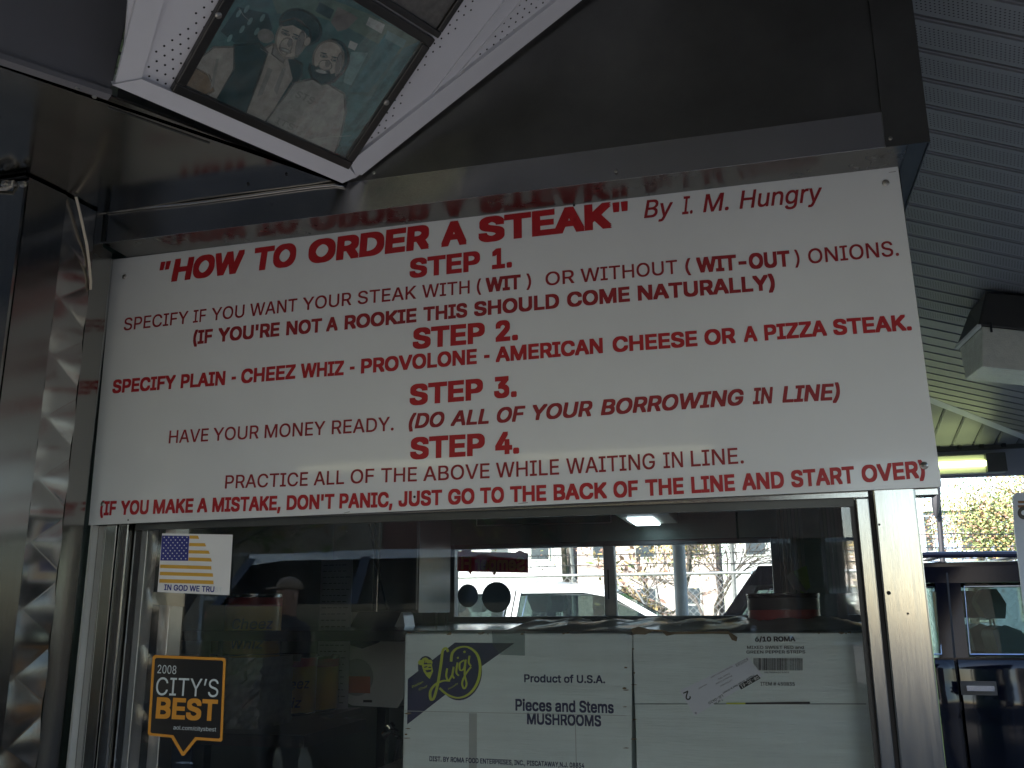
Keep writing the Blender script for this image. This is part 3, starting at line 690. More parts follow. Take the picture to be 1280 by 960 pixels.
ppoly("man_shirt", [(600, 372), (680, 355), (740, 375), (815, 420), (820, 500), (800, 600), (770, 690), (700, 655), (470, 545), (560, 430)], pcol("grey_shirt", (.44, .43, .40)))
ppoly("man_hair", ell(765, 262, 68, 80, 10, 26), TD)
ppoly("man_face", ell(748, 262, 62, 76, 12, 26), SK)
ppoly("man_beard", [(672, 285), (700, 300), (715, 292), (745, 305), (755, 330), (795, 320), (800, 330), (770, 360), (720, 370), (680, 345), (668, 310)], TD)
ppoly("man_mouth", ell(716, 318, 24, 7, 12, 12), WHT)
ppoly("man_cheek", ell(735, 290, 26, 20, 12, 14), MATS["photo_print_cheek"]); ppoly("man_shade", ell(795, 285, 12, 46, 12, 14), SK2)
for (x, y) in ((728, 250), (776, 268)): ppoly("man_eye_socket", ell(x, y, 15, 7, 12, 12), SK2); ppoly("man_eye", ell(x, y + 1, 7, 3, 12, 8), TD); ppoly("man_brow", ell(x, y - 13, 16, 3, 12, 8), TD)
ppoly("man_nose", ell(745, 282, 9, 14, 12, 10), SK2)
mb = MB()
for s, x0, x1, y, c in (("STS", 598, 675, 430, 30), ("ITS'", 510, 600, 545, 26)):
    b0 = lambda x: y * .28125 + (x - (200 + x0 * .28125)) * .45
    PPx = lambda px, py: onp(px, py, VA + VN * (PH + .00004 * hh[0] + .0004), VN)
    UPV[id(PPx)] = fy
    put_text(mb, s, 200 + x0 * .28125, 200 + x1 * .28125, b0, lambda x: c * .28125, PPx, .01)
mb.build("shirt_print", SK2, photo)
CREASE = mat("photo_crease", (.55, .55, .5), .5, noise=.2)
for pts in ([(350, 35), (372, 70), (400, 95)], [(165, 265), (200, 300), (235, 385)], [(445, 215), (520, 265), (590, 370)], [(640, 625), (740, 610), (850, 603)], [(740, 660), (795, 690)]):
    mb = MB(); mb.tube([FP(x, y, .00004 * hh[0] + .0008) for x, y in pts], .0003, 4); mb.build("crease", CREASE, photo)
m = MB(); m.prism([fpt(.016, .016, FH - .002), fpt(FW - .016, .016, FH - .002), fpt(FW - .016, FHt - .016, FH - .002), fpt(.016, FHt - .016, FH - .002)], -VN * .0012)
m.build("cover_glass", GLASS2, pf)
for px, py in ((273, 19), (483, 128)):
    c = vp(px, py, FH); m = MB()
    vv = []
    for rr, h in ((.0058, 0), (.0052, .0022), (.003, .0034), (.0004, .0036)):
        vv.append([c + fx * (rr * math.cos(k * .524)) + fy * (rr * math.sin(k * .524)) + VN * h for k in range(12)])
    for k_ in range(3): m.add(vv[k_] + vv[k_ + 1], [(i, (i + 1) % 12, 12 + (i + 1) % 12, 12 + i) for i in range(12)])
    m.build("screw", SCREW, pf, True)
pf2 = thing("framed_photo", "second dark framed picture cut off at the top edge beside the teal photograph", "picture", fpt(0.0, FHt + .004, 0))
org2 = fpt(FW * .30, FHt + .005, .006)
frame_build(pf2, org2, FW * .69 + .003, .26, .012)
m = MB(); P_ = lambda u, v: org2 + fx * u + fy * v + VN * (FH - .005)
m.prism([P_(.01, .01), P_(FW * .69 - .007, .01), P_(FW * .69 - .007, .25), P_(.01, .25)], -VN * .002); m.build("photo_print", mat("grey_photo_print", (.10, .095, .09), .35, noise=.5, nscale=60), pf2)

# ================================================================== STICKERS ON THE GLASS
GY = 0.0240
def stk(name, label, cat, loc): return thing(name, label, cat, loc)
def gpoly(name, pts, mt, root, h, sc=3.0, ox=140, oy=640):
    mb = MB(); mb.prism([at(ox + x / sc, oy + y / sc, GY - h) for x, y in pts], (0, .00015, 0)); return mb.build(name, mt, root)
GPF = {}
def gtext(root, name, runs, mt, h, sc=3.0, ox=140, oy=640):
    mb = MB()
    for (s, x0, x1, y0, y1, cap, bo) in runs:
        Pf = lambda px, py: at(px, py, GY - h)
        put_text(mb, s, ox + x0 / sc, ox + x1 / sc, lin([(ox + x0 / sc, oy + y0 / sc), (ox + x1 / sc, oy + y1 / sc)]), lambda x: cap / sc, Pf, bo)
    return mb.build(name, mt, root)
SW = mat("sticker_white", (.72, .73, .72), .4, noise=.05); SB = mat("sticker_blue", (.02, .03, .22), .4, noise=.1); SG = mat("sticker_gold", (.62, .36, .05), .4, noise=.12)
SK_ = mat("sticker_black", (.012, .012, .012), .3, noise=.1); SO = mat("sticker_orange", (.60, .27, .03), .4, noise=.1); SGR = mat("sticker_grey", (.55, .62, .64), .4, noise=.05)
fl = thing("flag_sticker", "small white flag sticker with gold stripes and blue canton on the glass", "sticker", at(245, 743, GY))
gpoly("backing", [(188, 80), (453, 85), (440, 312), (170, 300)], SW, fl, .0004)
gpoly("canton", [(188, 88), (290, 90), (285, 183), (181, 182)], SB, fl, .0007)
for (x0, y0, x1, y1, hh_) in ((291, 88, 322, 89, 12), (290, 116, 348, 117, 12), (288, 143, 362, 145, 12), (287, 170, 370, 173, 13), (181, 197, 372, 203, 13), (180, 224, 378, 230, 13), (178, 251, 380, 257, 14)):
    gpoly("stripe", [(x0, y0), (x1, y1), (x1 + (5 if y0 < 180 else 1), y1 + hh_), (x0 - 1, y0 + hh_)], SG, fl, .0007)
mb = MB()
for r_ in range(9):
    for c_ in range(6 if r_ % 2 == 0 else 5):
        cx = 196 + c_ * 17 + (8.5 if r_ % 2 else 0) - r_ * .6; cy = 95 + r_ * 10
        mb.prism([at(140 + (cx + (3.6 if k % 2 == 0 else 1.5) * math.sin(k * math.pi / 5)) / 3, 640 + (cy - (3.6 if k % 2 == 0 else 1.5) * math.cos(k * math.pi / 5)) / 3, GY - .0010) for k in range(10)], (0, .0001, 0))
mb.build("stars", SW, fl)
gtext(fl, "lettering", [("IN GOD WE TRU", 195, 383, 292, 300, 20, .02)], SB, .0008)
gtext(fl, "faded_lettering", [("ST", 386, 412, 298, 299, 15, .0)], SGR, .0008)
cb_ = thing("award_sticker", "black and orange speech bubble award sticker low on the glass", "sticker", at(235, 940, GY))
gpoly("border", [(160, 536), (420, 547), (427, 555), (414, 855), (407, 861), (318, 855), (270, 914), (262, 914), (222, 846), (140, 838), (134, 830), (152, 543)], SO, cb_, .0004)
gpoly("panel", [(166, 547), (412, 557), (417, 562), (405, 846), (400, 850), (312, 844), (267, 900), (230, 837), (148, 829), (144, 824), (161, 552)], SK_, cb_, .0007)
gtext(cb_, "lettering", [("2008", 170, 240, 604, 608, 31, -.004), ("CITY’S", 163, 397, 686, 694, 66, -.012)], SGR, .0009)
gtext(cb_, "lettering", [("BEST", 163, 393, 770, 780, 72, .028)], SO, .0009)
gtext(cb_, "lettering", [("aol.com/citysbest", 230, 390, 815, 823, 15, .0)], SGR, .0009)
m = MB(); m.prism([at(140 + x / 3, 640 + y / 3, .0300) for x, y in ((152, 300), (272, 306), (270, 355), (150, 346))], (0, .002, 0))
tag(m.build("paper_note", mat("beige_paper", (.42, .40, .32), .7, noise=.1)), "small beige note behind the glass under the flag sticker", "note")

# ================================================================== CARTONS
CARD = mat("white_carton", (.66, .74, .74), .65, noise=.10, nscale=4, bump=.6, bscale=25, stretch=(1, 1, 14))
CARDB = mat("torn_brown_card", (.20, .145, .085), .9, noise=.3, nscale=80)
NAVY = mat("navy_print", (.010, .014, .07), .5, noise=.12, nscale=25); YEL = mat("yellow_green_print", (.50, .55, .06), .5, noise=.12); INK = mat("black_print", (.02, .02, .022), .6, noise=.2)
CY = .118
def cpoly(name, pts, mt, root, h, sc, ox, oy):
    mb = MB(); mb.prism([at(ox + x / sc, oy + y / sc, CY - h) for x, y in pts], (0, .00015, 0)); return mb.build(name, mt, root)
def ctext(root, runs, mt, h, sc, ox, oy, name="lettering"):
    mb = MB()
    for (s, x0, x1, y0, y1, cap, bo) in runs:
        Pf = lambda px, py: at(px, py, CY - h)
        put_text(mb, s, ox + x0 / sc, ox + x1 / sc, lin([(ox + x0 / sc, oy + y0 / sc), (ox + x1 / sc, oy + y1 / sc)]), lambda x: cap / sc, Pf, bo)
    return mb.build(name, mt, root)
c1x0, c1x1 = at(506, 790, CY).x, at(784.5, 795, CY).x; c1z = at(640, 791.5, CY).z
box1 = thing("mushroom_carton", "white mushroom carton with blue banner logo standing behind the glass", "carton", ((c1x0 + c1x1) / 2, CY, c1z - .26))
m = MB(); m.box(c1x0, c1x1, CY, CY + .33, c1z - .26, c1z); m.build("carton_body", CARD, box1, bevel=.004)
m = MB(); m.box(c1x0 - .001, c1x1 + .001, CY - .0006, CY + .0006, c1z - .1415, c1z - .1405); m.build("score_line", mat("carton_crease", (.42, .45, .44), .8, noise=.1), box1)
k4 = (4.129, 490, 770)
cpoly("banner", [(325, 137), (632, 140), (460, 262), (78, 560), (82, 325)], NAVY, box1, .0004, *k4)
def ring(cx, cy, r0, r1, a0, a1, n=30, k4=k4, sy=1.0, ecc=0):
    o = [(cx + r1 * math.cos(R_(a0 + (a1 - a0) * i / n)), cy + sy * r1 * math.sin(R_(a0 + (a1 - a0) * i / n))) for i in range(n + 1)]
    i_ = [(cx + ecc + r0 * math.cos(R_(a0 + (a1 - a0) * i / n)), cy + sy * r0 * math.sin(R_(a0 + (a1 - a0) * i / n))) for i in range(n, -1, -1)]
    return o, i_
def ribbon(mb, pts, w_, h, mt=None):
    P = []
    # smooth by Catmull-Rom
    q = [pts[0]] + pts + [pts[-1]]; sm = []
    for i in range(1, len(q) - 2):
        for t in [k / 6 for k in range(6)]:
            a = [0.5 * ((2*q[i][c]) + (-q[i-1][c] + q[i+1][c])*t + (2*q[i-1][c] - 5*q[i][c] + 4*q[i+1][c] - q[i+2][c])*t*t + (-q[i-1][c] + 3*q[i][c] - 3*q[i+1][c] + q[i+2][c])*t**3) for c in (0, 1)]
            sm.append(a)
    sm.append(list(pts[-1])); L = []; Rr = []
    for i, p in enumerate(sm):
        a, b = sm[max(0, i-1)], sm[min(len(sm)-1, i+1)]; dx, dy = b[0]-a[0], b[1]-a[1]; l_ = math.hypot(dx, dy) or 1; ww = w_ * (0.55 + 0.45 * abs(dy / l_))
        L.append((p[0] - dy/l_*ww, p[1] + dx/l_*ww)); Rr.append((p[0] + dy/l_*ww, p[1] - dx/l_*ww))
    for i in range(len(sm) - 1):
        mb.flat([at(k4[1] + x / k4[0], k4[2] + y / k4[0], CY - h) for x, y in (L[i], L[i+1], Rr[i+1], Rr[i])])
cpoly("logo_disc", ell(352, 293, 112, 143, 8, 40), NAVY, box1, .0006, *k4)
mb = MB(); ribbon(mb, [(305, 235), (312, 190), (345, 163), (395, 162), (440, 200), (455, 270), (440, 345), (400, 400), (345, 422), (290, 408), (245, 372)], 7, .0010)
ribbon(mb, [(290, 185), (278, 165), (262, 180), (255, 230), (245, 300), (232, 370), (215, 425), (200, 430), (198, 390), (222, 355), (262, 335), (300, 335)], 7, .0010)
ribbon(mb, [(285, 270), (280, 310), (292, 332), (312, 300), (318, 262), (312, 305), (322, 322)], 5, .0010)
ribbon(mb, [(338, 240), (332, 290), (345, 308)], 5, .0010); ribbon(mb, [(372, 228), (350, 245), (352, 280), (372, 270), (380, 225), (375, 300), (385, 350), (372, 375), (362, 345), (380, 300), (408, 262)], 5, .0010)
ribbon(mb, [(400, 205), (396, 240), (408, 258)], 5, .0010); ribbon(mb, [(338, 212), (342, 220)], 5, .0010); ribbon(mb, [(372, 180), (376, 190)], 6, .0010)
mb.build("logo_script", YEL, box1)
cpoly("chef_outline", ell(178, 268, 44, 62, -8, 20), NAVY, box1, .0007, *k4)
for pts in (ell(150, 240, 16, 14, 0, 12), ell(172, 228, 18, 14, 0, 12), ell(195, 240, 14, 15, 0, 12), [(152, 248), (205, 248), (212, 285), (195, 325), (178, 310), (162, 285)]): cpoly("chef_hat", pts, YEL, box1, .0010, *k4)
for pts in ([(165, 262), (182, 258), (182, 264), (166, 268)], [(188, 262), (202, 262), (202, 268), (188, 268)], [(172, 280), (205, 276), (200, 288), (180, 292)], [(165, 246), (203, 244), (203, 248), (165, 250)], [(168, 230), (171, 230), (171, 246), (168, 246)]): cpoly("chef_face", pts, NAVY, box1, .0013, *k4)
random.seed(31)
def scuffs(root, x0, x1, y0, y1, n):
    for _ in range(n):
        cx, cy, a_, b_ = random.uniform(x0, x1), random.uniform(y0, y1), random.uniform(1.0, 4.5), random.uniform(.5, 1.3)
        P = [at(cx + a_ * (1 + random.uniform(-.35, .35)) * math.cos(k * .7854), cy + b_ * (1 + random.uniform(-.4, .4)) * math.sin(k * .7854), CY - .0017) for k in range(8)]
        mb = MB(); mb.prism(P, (0, .0001, 0)); mb.build("scuff", CARDB, root)
scuffs(box1, 508, 784, 790.5, 793, 9); scuffs(box1, 779, 785, 800, 955, 5); scuffs(box1, 507, 511, 800, 950, 4)
m = MB(); m.box(c1x0 + .13, c1x0 + .145, CY - .0004, CY + .002, c1z - .26, c1z - .1425); m.box(c1x1 - .10, c1x1 - .0985, CY - .0004, CY + .002, c1z - .26, c1z - .1425); m.build("flap_crease", MATS["carton_crease"], box1)
ctext(box1, [("Italian", 102, 160, 372, 345, 12, 0), ("Chef", 138, 182, 385, 368, 12, 0), ("foods", 290, 340, 383, 352, 10, 0)], YEL, .0011, *k4)
ctext(box1, [("Product of U.S.A.", 682, 1100, 340, 346, 38, .022)], NAVY, .0005, *k4)
ctext(box1, [("Pieces and Stems", 637, 1145, 486, 500, 56, .024), ("MUSHROOMS", 697, 1080, 556, 568, 54, .026)], NAVY, .0005, *k4)
ctext(box1, [("DIST. BY ROMA FOOD ENTERPRISES, INC., PISCATAWAY,N.J. 08854", 193, 993, 748, 784, 24, .022)], NAVY, .0005, *k4)
TAPE = glassmat("clear_tape", (.82, .84, .84), .15, 1.6)
cpoly("clear_tape", [(515, 78), (686, 80), (686, 205), (560, 200), (520, 150)], TAPE, box1, .0015, *k4)
m = MB(); m.prism([at(k4[1] + x / k4[0], k4[2] + y / k4[0], CY - .0006) for x, y in ((1185, 95), (1226, 97), (1240, 100), (1236, 785), (1215, 785))], (0, .0003, 0)); m.build("edge_flap", CARD, box1)
c2x0, c2x1 = at(790, 795, CY).x, 1.492; c2z = at(950, 791, CY).z
box2 = thing("pepper_carton", "white pepper strips carton with barcode and crooked shipping label", "carton", ((c2x0 + c2x1) / 2, CY, c2z - .26))
m = MB(); m.box(c2x0, c2x1, CY + .001, CY + .33, c2z - .26, c2z); m.build("carton_body", CARD, box2, bevel=.003)
k5 = (3.556, 770, 750)
cpoly("lower_panel", [(92, 464), (1115, 464), (1140, 760), (92, 760)], CARD, box2, .0016, *k5)
cpoly("panel_edge", [(78, 460), (1112, 460), (1112, 464), (78, 464)], mat("panel_seam_line", (.15, .18, .18), .8, noise=.1), box2, .0003, *k5)  # dark seam along the top of the lower panel
cpoly("printed_bar", [(575, 456), (862, 452), (862, 462), (575, 464)], INK, box2, .0018, *k5); cpoly("printed_bar", [(490, 456), (575, 456), (575, 464), (490, 464)], YEL, box2, .0018, *k5)
tp = [(68, 128), (100, 118), (150, 130), (200, 132), (240, 142), (330, 140), (420, 140), (500, 138), (540, 165), (536, 184), (515, 178), (500, 152), (430, 150), (330, 152), (262, 152), (225, 160), (205, 142), (160, 140), (130, 154), (90, 152), (74, 156)]
cpoly("torn_edge", tp, CARDB, box2, .002, *k5)
scuffs(box2, 1000, 1080, 789.5, 792, 4); scuffs(box2, 791, 794, 800, 950, 5)
ctext(box2, [("6/10 ROMA", 618, 798, 184, 183, 20, .03), ("MIXED SWEET RED and", 583, 835, 217, 217, 13, .012), ("GREEN PEPPER STRIPS", 580, 842, 238, 237, 13, .012), ("ITEM # 450835", 643, 795, 380, 381, 15, .008), ("0070594571001", 660, 770, 325, 325, 6, .01)], INK, .0012, *k5)
mb = MB(); x = 612; random.seed(5)
while x < 830:
    w_ = random.choice((1.3, 1.3, 2.2, 3.4)); mb.flat([at(770 + a / 3.556, 750 + b / 3.556, CY - .0010) for a, b in ((x, 313), (x + w_, 313), (x + w_, 258), (x, 258))]); x += w_ + random.choice((1.4, 1.8, 2.8))
mb.build("barcode", INK, box2)
cpoly("shipping_label", [(283, 403), (588, 253), (650, 335), (350, 515)], mat("label_paper", (.66, .68, .76), .6, noise=.04), box2, .0026, *k5)
def rtext(root, s, cx, cy, wd, ht, ang, mt, h, bold=.015):
    vs, fs = text_mesh(s, bold, 0); u0 = min(v[0] for v in vs); u1 = max(v[0] for v in vs); mb = MB(); c_, s_ = math.cos(R_(ang)), math.sin(R_(ang)); out = []
    for v in vs:
        x = ((v[0] - u0) / (u1 - u0) - .5) * wd; y = -(v[1] / CAPH - .5) * ht
        out.append(at(770 + (cx + x*c_ - y*s_) / 3.556, 750 + (cy + x*s_ + y*c_) / 3.556, CY - h - v[2] * .00001))
    mb.add(out, fs); return mb.build("lettering", mt, root)
rtext(box2, "2", 317, 425, 24, 38, 155, INK, .0030, .01); rtext(box2, "600588", 560, 277, 62, 14, 152, INK, .0030, 0)
cpoly("label_block", [(545, 380), (628, 330), (643, 348), (556, 398)], INK, box2, .0030, *k5); rtext(box2, "08-30-61", 594, 364, 88, 14, 150, SW, .0034, .01)
rtext(box2, "LG-0410", 443, 442, 72, 11, 150, INK, .0030); rtext(box2, "Pepper Strips Red & Green", 545, 375, 160, 8, 150, INK, .0030); rtext(box2, "T of 24", 455, 452, 45, 9, 150, INK, .003)
for i, (cx, cy, wd) in enumerate(((470, 320, 110), (480, 340, 60), (480, 355, 80), (490, 370, 60), (385, 385, 40))): rtext(box2, ("Vendor Return Label", "Case Qty", "Product Code", "Lot Number", "lowell")[i], cx, cy, wd, 7, 152, INK, .003, 0)
rtext(box2, "4", 355, 503, 8, 10, 152, INK, .003)

# ================================================================== INSIDE THE STAND
CT = c1z - .006
m = MB(); m.box(-.3, 1.49, .80, BY - .03, CT - .03, CT - .002); m.box(-.3, 1.49, .84, 2.3, .6, .64); [m.box(x, x + .04, y, y + .04, .012, CT - .03) for x in (-.28, .6, 1.44) for y in (.86, 2.2)]
tag(m.build("work_table", STEEL, None, bevel=.002), "stainless work table inside the stand behind the cartons", "table")
m = MB(); m.box(.55, 1.49, .10, .78, .95, c1z - .2615); m.box(.58, 1.46, .12, .70, .03, .95)
tag(m.build("carton_shelf", STEEL, None, bevel=.002), "steel shelf carrying the two white cartons", "shelf")
# plastic wrap on the table
random.seed(3); m = MB(); NX, NY = 40, 12
for j in range(NY + 1):
    for i in range(NX + 1): m.v.append((.70 + .52 * i / NX, .85 + .35 * j / NY + .02 * math.sin(i * .6), CT + .003 + random.random() * .010 + .006 * math.sin(i * .9 + j)))
for j in range(NY):
    for i in range(NX): a = j * (NX + 1) + i; m.f.append((a, a + 1, a + NX + 2, a + NX + 1)); m.mi.append(0)
tag(m.build("plastic_wrap", mat("cling_film", (.42, .44, .48), .12, 0.35, noise=.3, nscale=30, coat=.8)), "crumpled shiny plastic wrap lying on the work table", "plastic wrap")
random.seed(8); m = MB(); NX, NY = 90, 14; za = c1z + .0035; zb_ = at(900, 773.5, .50).z
xa, xb = at(655, 785, .3).x, 1.488
for j in range(NY + 1):
    f = j / NY
    for i in range(NX + 1):
        u = i / NX; m.v.append((xa + (xb - xa) * u, .135 + .365 * f, za + (zb_ - za) * (1 - (1 - f) ** 1.5) + (.0022 * math.sin(u * 46 + 3 * f) + .0018 * math.sin(u * 23 - 7 * f) + random.uniform(-.001, .001)) * (.3 + f)))
for j in range(NY):
    for i in range(NX): a = j * (NX + 1) + i; m.f.append((a, a + 1, a + NX + 2, a + NX + 1)); m.mi.append(0)
tag(m.build("plastic_sheet", mat("grey_cling_sheet", (.17, .18, .185), .50, 0.1, noise=.3, nscale=14, coat=.12), None, True), "rumpled grey plastic sheet lying over the tops of the two cartons", "plastic sheet")
YC = mat("can_yellow_label", (.55, .33, .03), .35, noise=.12); RC = mat("can_red_band", (.42, .02, .02), .35, noise=.1); TIN = mat("tin_rim", (.5, .5, .48), .25, 1.0, noise=.1)
def can(label, cx, cy, z, cols, group, r=.079, h=.178, script=None):
    t = thing("food_can", label, "can", (cx, cy, z), group)
    m = MB(); m.lathe((cx, cy, z), [(0, .004), (r-.006, .004), (r-.004, 0), (r, .002), (r, .008)], 40); m.build("bottom_rim", TIN, t, True)
    m = MB(); m.lathe((cx, cy, z), [(r - .001, .008), (r - .001, h * .80)], 40); m.build("label_band", cols[0], t, True)
    m = MB(); m.lathe((cx, cy, z), [(r - .0005, h * .80), (r - .0005, h - .010)], 40); m.build("label_band", cols[1], t, True)
    m = MB(); m.lathe((cx, cy, z), [(r - .0005, h - .010), (r + .001, h - .006), (r + .001, h), (r - .004, h), (r - .006, h - .005), (0, h - .005)], 40); m.build("lid_rim", cols[2], t, True)
    if script:
        vs, fs = text_mesh(script, .01, .15); u0 = min(v[0] for v in vs); u1 = max(v[0] for v in vs); mb = MB()
        mb.add([(cx + (r + .0008) * math.sin(a), cy - (r + .0008) * math.cos(a), z + h * .5 + v[1] * .055 - .01) for v in vs for a in [((v[0]-u0)/(u1-u0) - .5) * 1.5 + .5]], fs); mb.build("lettering", INK, t)
    return t
q = at(314, 820, .95); can("yellow cheese can with red band standing left behind the glass", q.x, .95, q.z, (YC, RC, TIN), "cheese cans behind the left pane", .083, .178, "Cheez\nWhiz")
q2 = at(362, 892, 1.15); can("lower yellow cheese can on the shelf right of the plastic wrapped stack", q2.x, 1.15, q2.z, (YC, RC, TIN), "cheese cans behind the left pane", .079, .178, "Cheez\nWhiz")
q3 = at(392, 888, 1.38); can("yellow cheese can half hidden behind the lower can beside the paper list", q3.x, 1.38, q3.z, (YC, RC, TIN), "cheese cans behind the left pane")
q4 = at(978, 742, .62); can("red labelled can with black rim on the right behind the pepper carton", q4.x, .62, q4.z - .178, (mat("can_dark_red_label", (.36, .03, .035), .3, noise=.15), BLACKP, mat("dark_rim", (.08, .08, .08), .25, 1.0, noise=.1)), None)
for nm, lb, pts, c in (("green_card", "lime green card standing behind the red labelled can", ((1008, 715), (1013, 742), (1002, 752), (992, 722)), (.28, .50, .08)),
                       ("white_card", "crumpled white card leaning left of the lime green card", ((990, 722), (1000, 735), (1010, 750), (992, 744), (983, 728)), (.5, .5, .45))):
    m = MB(); m.prism([at(x, y - 8, .74) for x, y in pts], (0, .003, 0)); tag(m.build(nm, mat(nm, c, .6, noise=.12)), lb, "card")
sh = MB(); zz = q.z; sh.box(-1.4, at(352, 800, .95).x, .84, 1.08, zz - .02, zz - .0005); tag(sh.build("wall_shelf", STEELD, None, bevel=.001), "dark metal shelf carrying the upper yellow can", "shelf")
m = MB(); m.box(-1.3, at(420, 900, 1.3).x, 1.05, 1.5, min(q2.z, q3.z) - .02, min(q2.z, q3.z) - .0005); tag(m.build("wall_shelf", STEELD), "lower dark metal shelf carrying the two lower cans", "shelf")
# wrapped stack
a, b = at(282, 822, .70), at(322, 912, .70); m = MB(); random.seed(9); nx, nz = 10, 16
for yy in (.70, .88):
    for j in range(nz + 1):
        for i in range(nx + 1): m.v.append((a.x - .02 + (b.x - a.x + .02) * i / nx + random.uniform(-.003, .003), yy + random.uniform(-.006, .006), b.z + (a.z - b.z) * j / nz))
n1 = (nx + 1) * (nz + 1)
for j in range(nz):
    for i in range(nx):
        k = j * (nx + 1) + i; m.f.append((k, k + 1, k + nx + 2, k + nx + 1)); m.mi.append(0); m.f.append((n1 + k, n1 + k + nx + 1, n1 + k + nx + 2, n1 + k + 1)); m.mi.append(0)
for j in range(nz):
    k = j * (nx + 1); m.f.append((k, k + nx + 1, n1 + k + nx + 1, n1 + k)); m.mi.append(0); k += nx; m.f.append((k, n1 + k, n1 + k + nx + 1, k + nx + 1)); m.mi.append(0)
for i in range(nx):
    k = nz * (nx + 1) + i; m.f.append((k, k + 1, n1 + k + 1, n1 + k)); m.mi.append(0)
tag(m.build("wrapped_stack", mat("shrink_wrap", (.42, .44, .44), .2, noise=.2, nscale=40, coat=.6)), "stack of white cups in crinkled plastic right of the award sticker", "wrapped stack")
m = MB(); m.box(-1.2, at(420, 900, .8).x, .62, 1.0, b.z - .03, b.z - .001); tag(m.build("lower_counter", STEELD), "dark lower counter carrying the wrapped cup stack", "counter")
# paper list
a, b = at(402, 700, 1.45), at(434, 905, 1.45); pl = thing("paper_list", "long narrow white paper list hanging left of the towel dispenser", "paper", (a.x, 1.45, b.z))
m = MB(); m.box(a.x, b.x, 1.45, 1.4515, b.z, a.z); m.build("paper_sheet", mat("list_paper", (.34, .35, .40), .7, noise=.06), pl)
m = MB(); random.seed(2); z = a.z - .02
while z > b.z + .02:
    x = a.x + .008
    while x < b.x - .02:
        l_ = random.uniform(.006, .018); m.box(x, x + l_, 1.4493, 1.4499, z, z + .0022); x += l_ + .006
    z -= .021
tag(m.build("handwriting", INK, pl), kind="stuff")
# cabinets
a, b = at(418, 640, 1.62), at(523, 766, 1.62); wc = thing("wall_cabinet", "stainless cabinet hanging above the white towel dispenser", "cabinet", (a.x, 1.62, b.z))
m = MB(); m.box(a.x, b.x, 1.62, 1.98, b.z, 2.2); m.build("cabinet_body", STEELD, wc, bevel=.003)
xm = at(470, 700, 1.62).x
for x0, x1 in ((a.x + .01, xm - .004), (xm + .022, b.x - .004)):
    m = MB(); m.box(x0, x1, 1.608, 1.6195, b.z + .01, 2.19); m.build("cabinet_door", STEELD, wc, bevel=.002)
m = MB(); m.box(xm, xm + .018, 1.60, 1.6195, b.z, 2.19); m.build("door_trim", STEEL, wc, bevel=.002)
m = MB(); m.tube([at(462, 655, 1.58), at(470, 700, 1.58), at(480, 745, 1.58), at(484, 762, 1.58)], .004, 6); tag(m.build("black_cord", BLACKP), "black cord hanging in front of the stainless cabinet", "cord")
# towel dispenser
DW = mat("dispenser_white", (.55, .57, .57), .35, noise=.06)
td = thing("towel_dispenser", "white towel dispenser with dark oval window left of the cartons", "dispenser", at(465, 885, 1.5))
dp = lambda x, y, Y: at(140 + x / 3, 640 + y / 3, Y)
m = MB(); m.prism([dp(x, y, 1.50) for x, y in ((868, 375), (1090, 375), (1100, 440), (1092, 700), (1070, 735), (900, 725), (850, 700), (848, 500), (855, 400))], (0, .11, 0)); m.build("dispenser_body", DW, td, bevel=.012)
m = MB(); m.prism([dp(x, y, 1.499) for x, y in ((925, 372), (1085, 374), (1060, 430), (1000, 490), (940, 512), (895, 500), (880, 475), (893, 430))], (0, -.003, 0)); m.build("dark_window", BLACKP, td, bevel=.001)
m = MB(); m.prism([dp(x, y, 1.4985) for x, y in ell(918, 620, 62, 70, 0, 24)], (0, .001, 0)); m.build("front_badge", mat("dispenser_grey", (.27, .29, .29), .4, noise=.1), td)
m = MB(); m.prism([dp(x, y, 1.4975) for x, y in ((872, 615), (968, 617), (968, 680), (872, 678))], (0, .001, 0)); m.build("orange_label", mat("dispenser_orange_label", (.42, .09, .03), .5, noise=.1), td)
m = MB(); m.prism([dp(x, y, 1.4975) for x, y in ((942, 705), (975, 705), (975, 714), (942, 714))], (0, .001, 0)); m.build("slot", GAP, td)
# tap
m = MB(); m.tube([dp(1020, 840, .9), dp(1045, 815, .9), dp(1070, 830, .9), dp(1082, 850, .9), dp(1060, 960, .9)], .010, 10); m.tube([dp(1045, 815, .9), dp(1035, 800, .9)], .016, 10)
tag(m.build("chrome_tap", mat("chrome", (.7, .7, .7), .1, 1.0, noise=.05), None, True), "chrome tap low between the dispenser and the mushroom carton", "tap")
# narrow yellowish upright strips before the side wall
random.seed(11); sc_ = thing("strip_curtain", "narrow yellowish plastic strips hanging before the polished side wall", "strip curtain", at(990, 745, 1.9))
for i in range(7):
    x0 = at(975 + i * 4.6, 700, 1.9).x; m = MB(); m.box(x0, x0 + .010, 1.9 + .006 * (i % 2), 1.904 + .006 * (i % 2), at(985, 742, 1.9).z, 1.80)
    m.build("strip", mat("strip_plastic", (.30 + .1 * random.random(), .33, .22 + .08 * random.random()), .4, noise=.2), sc_)
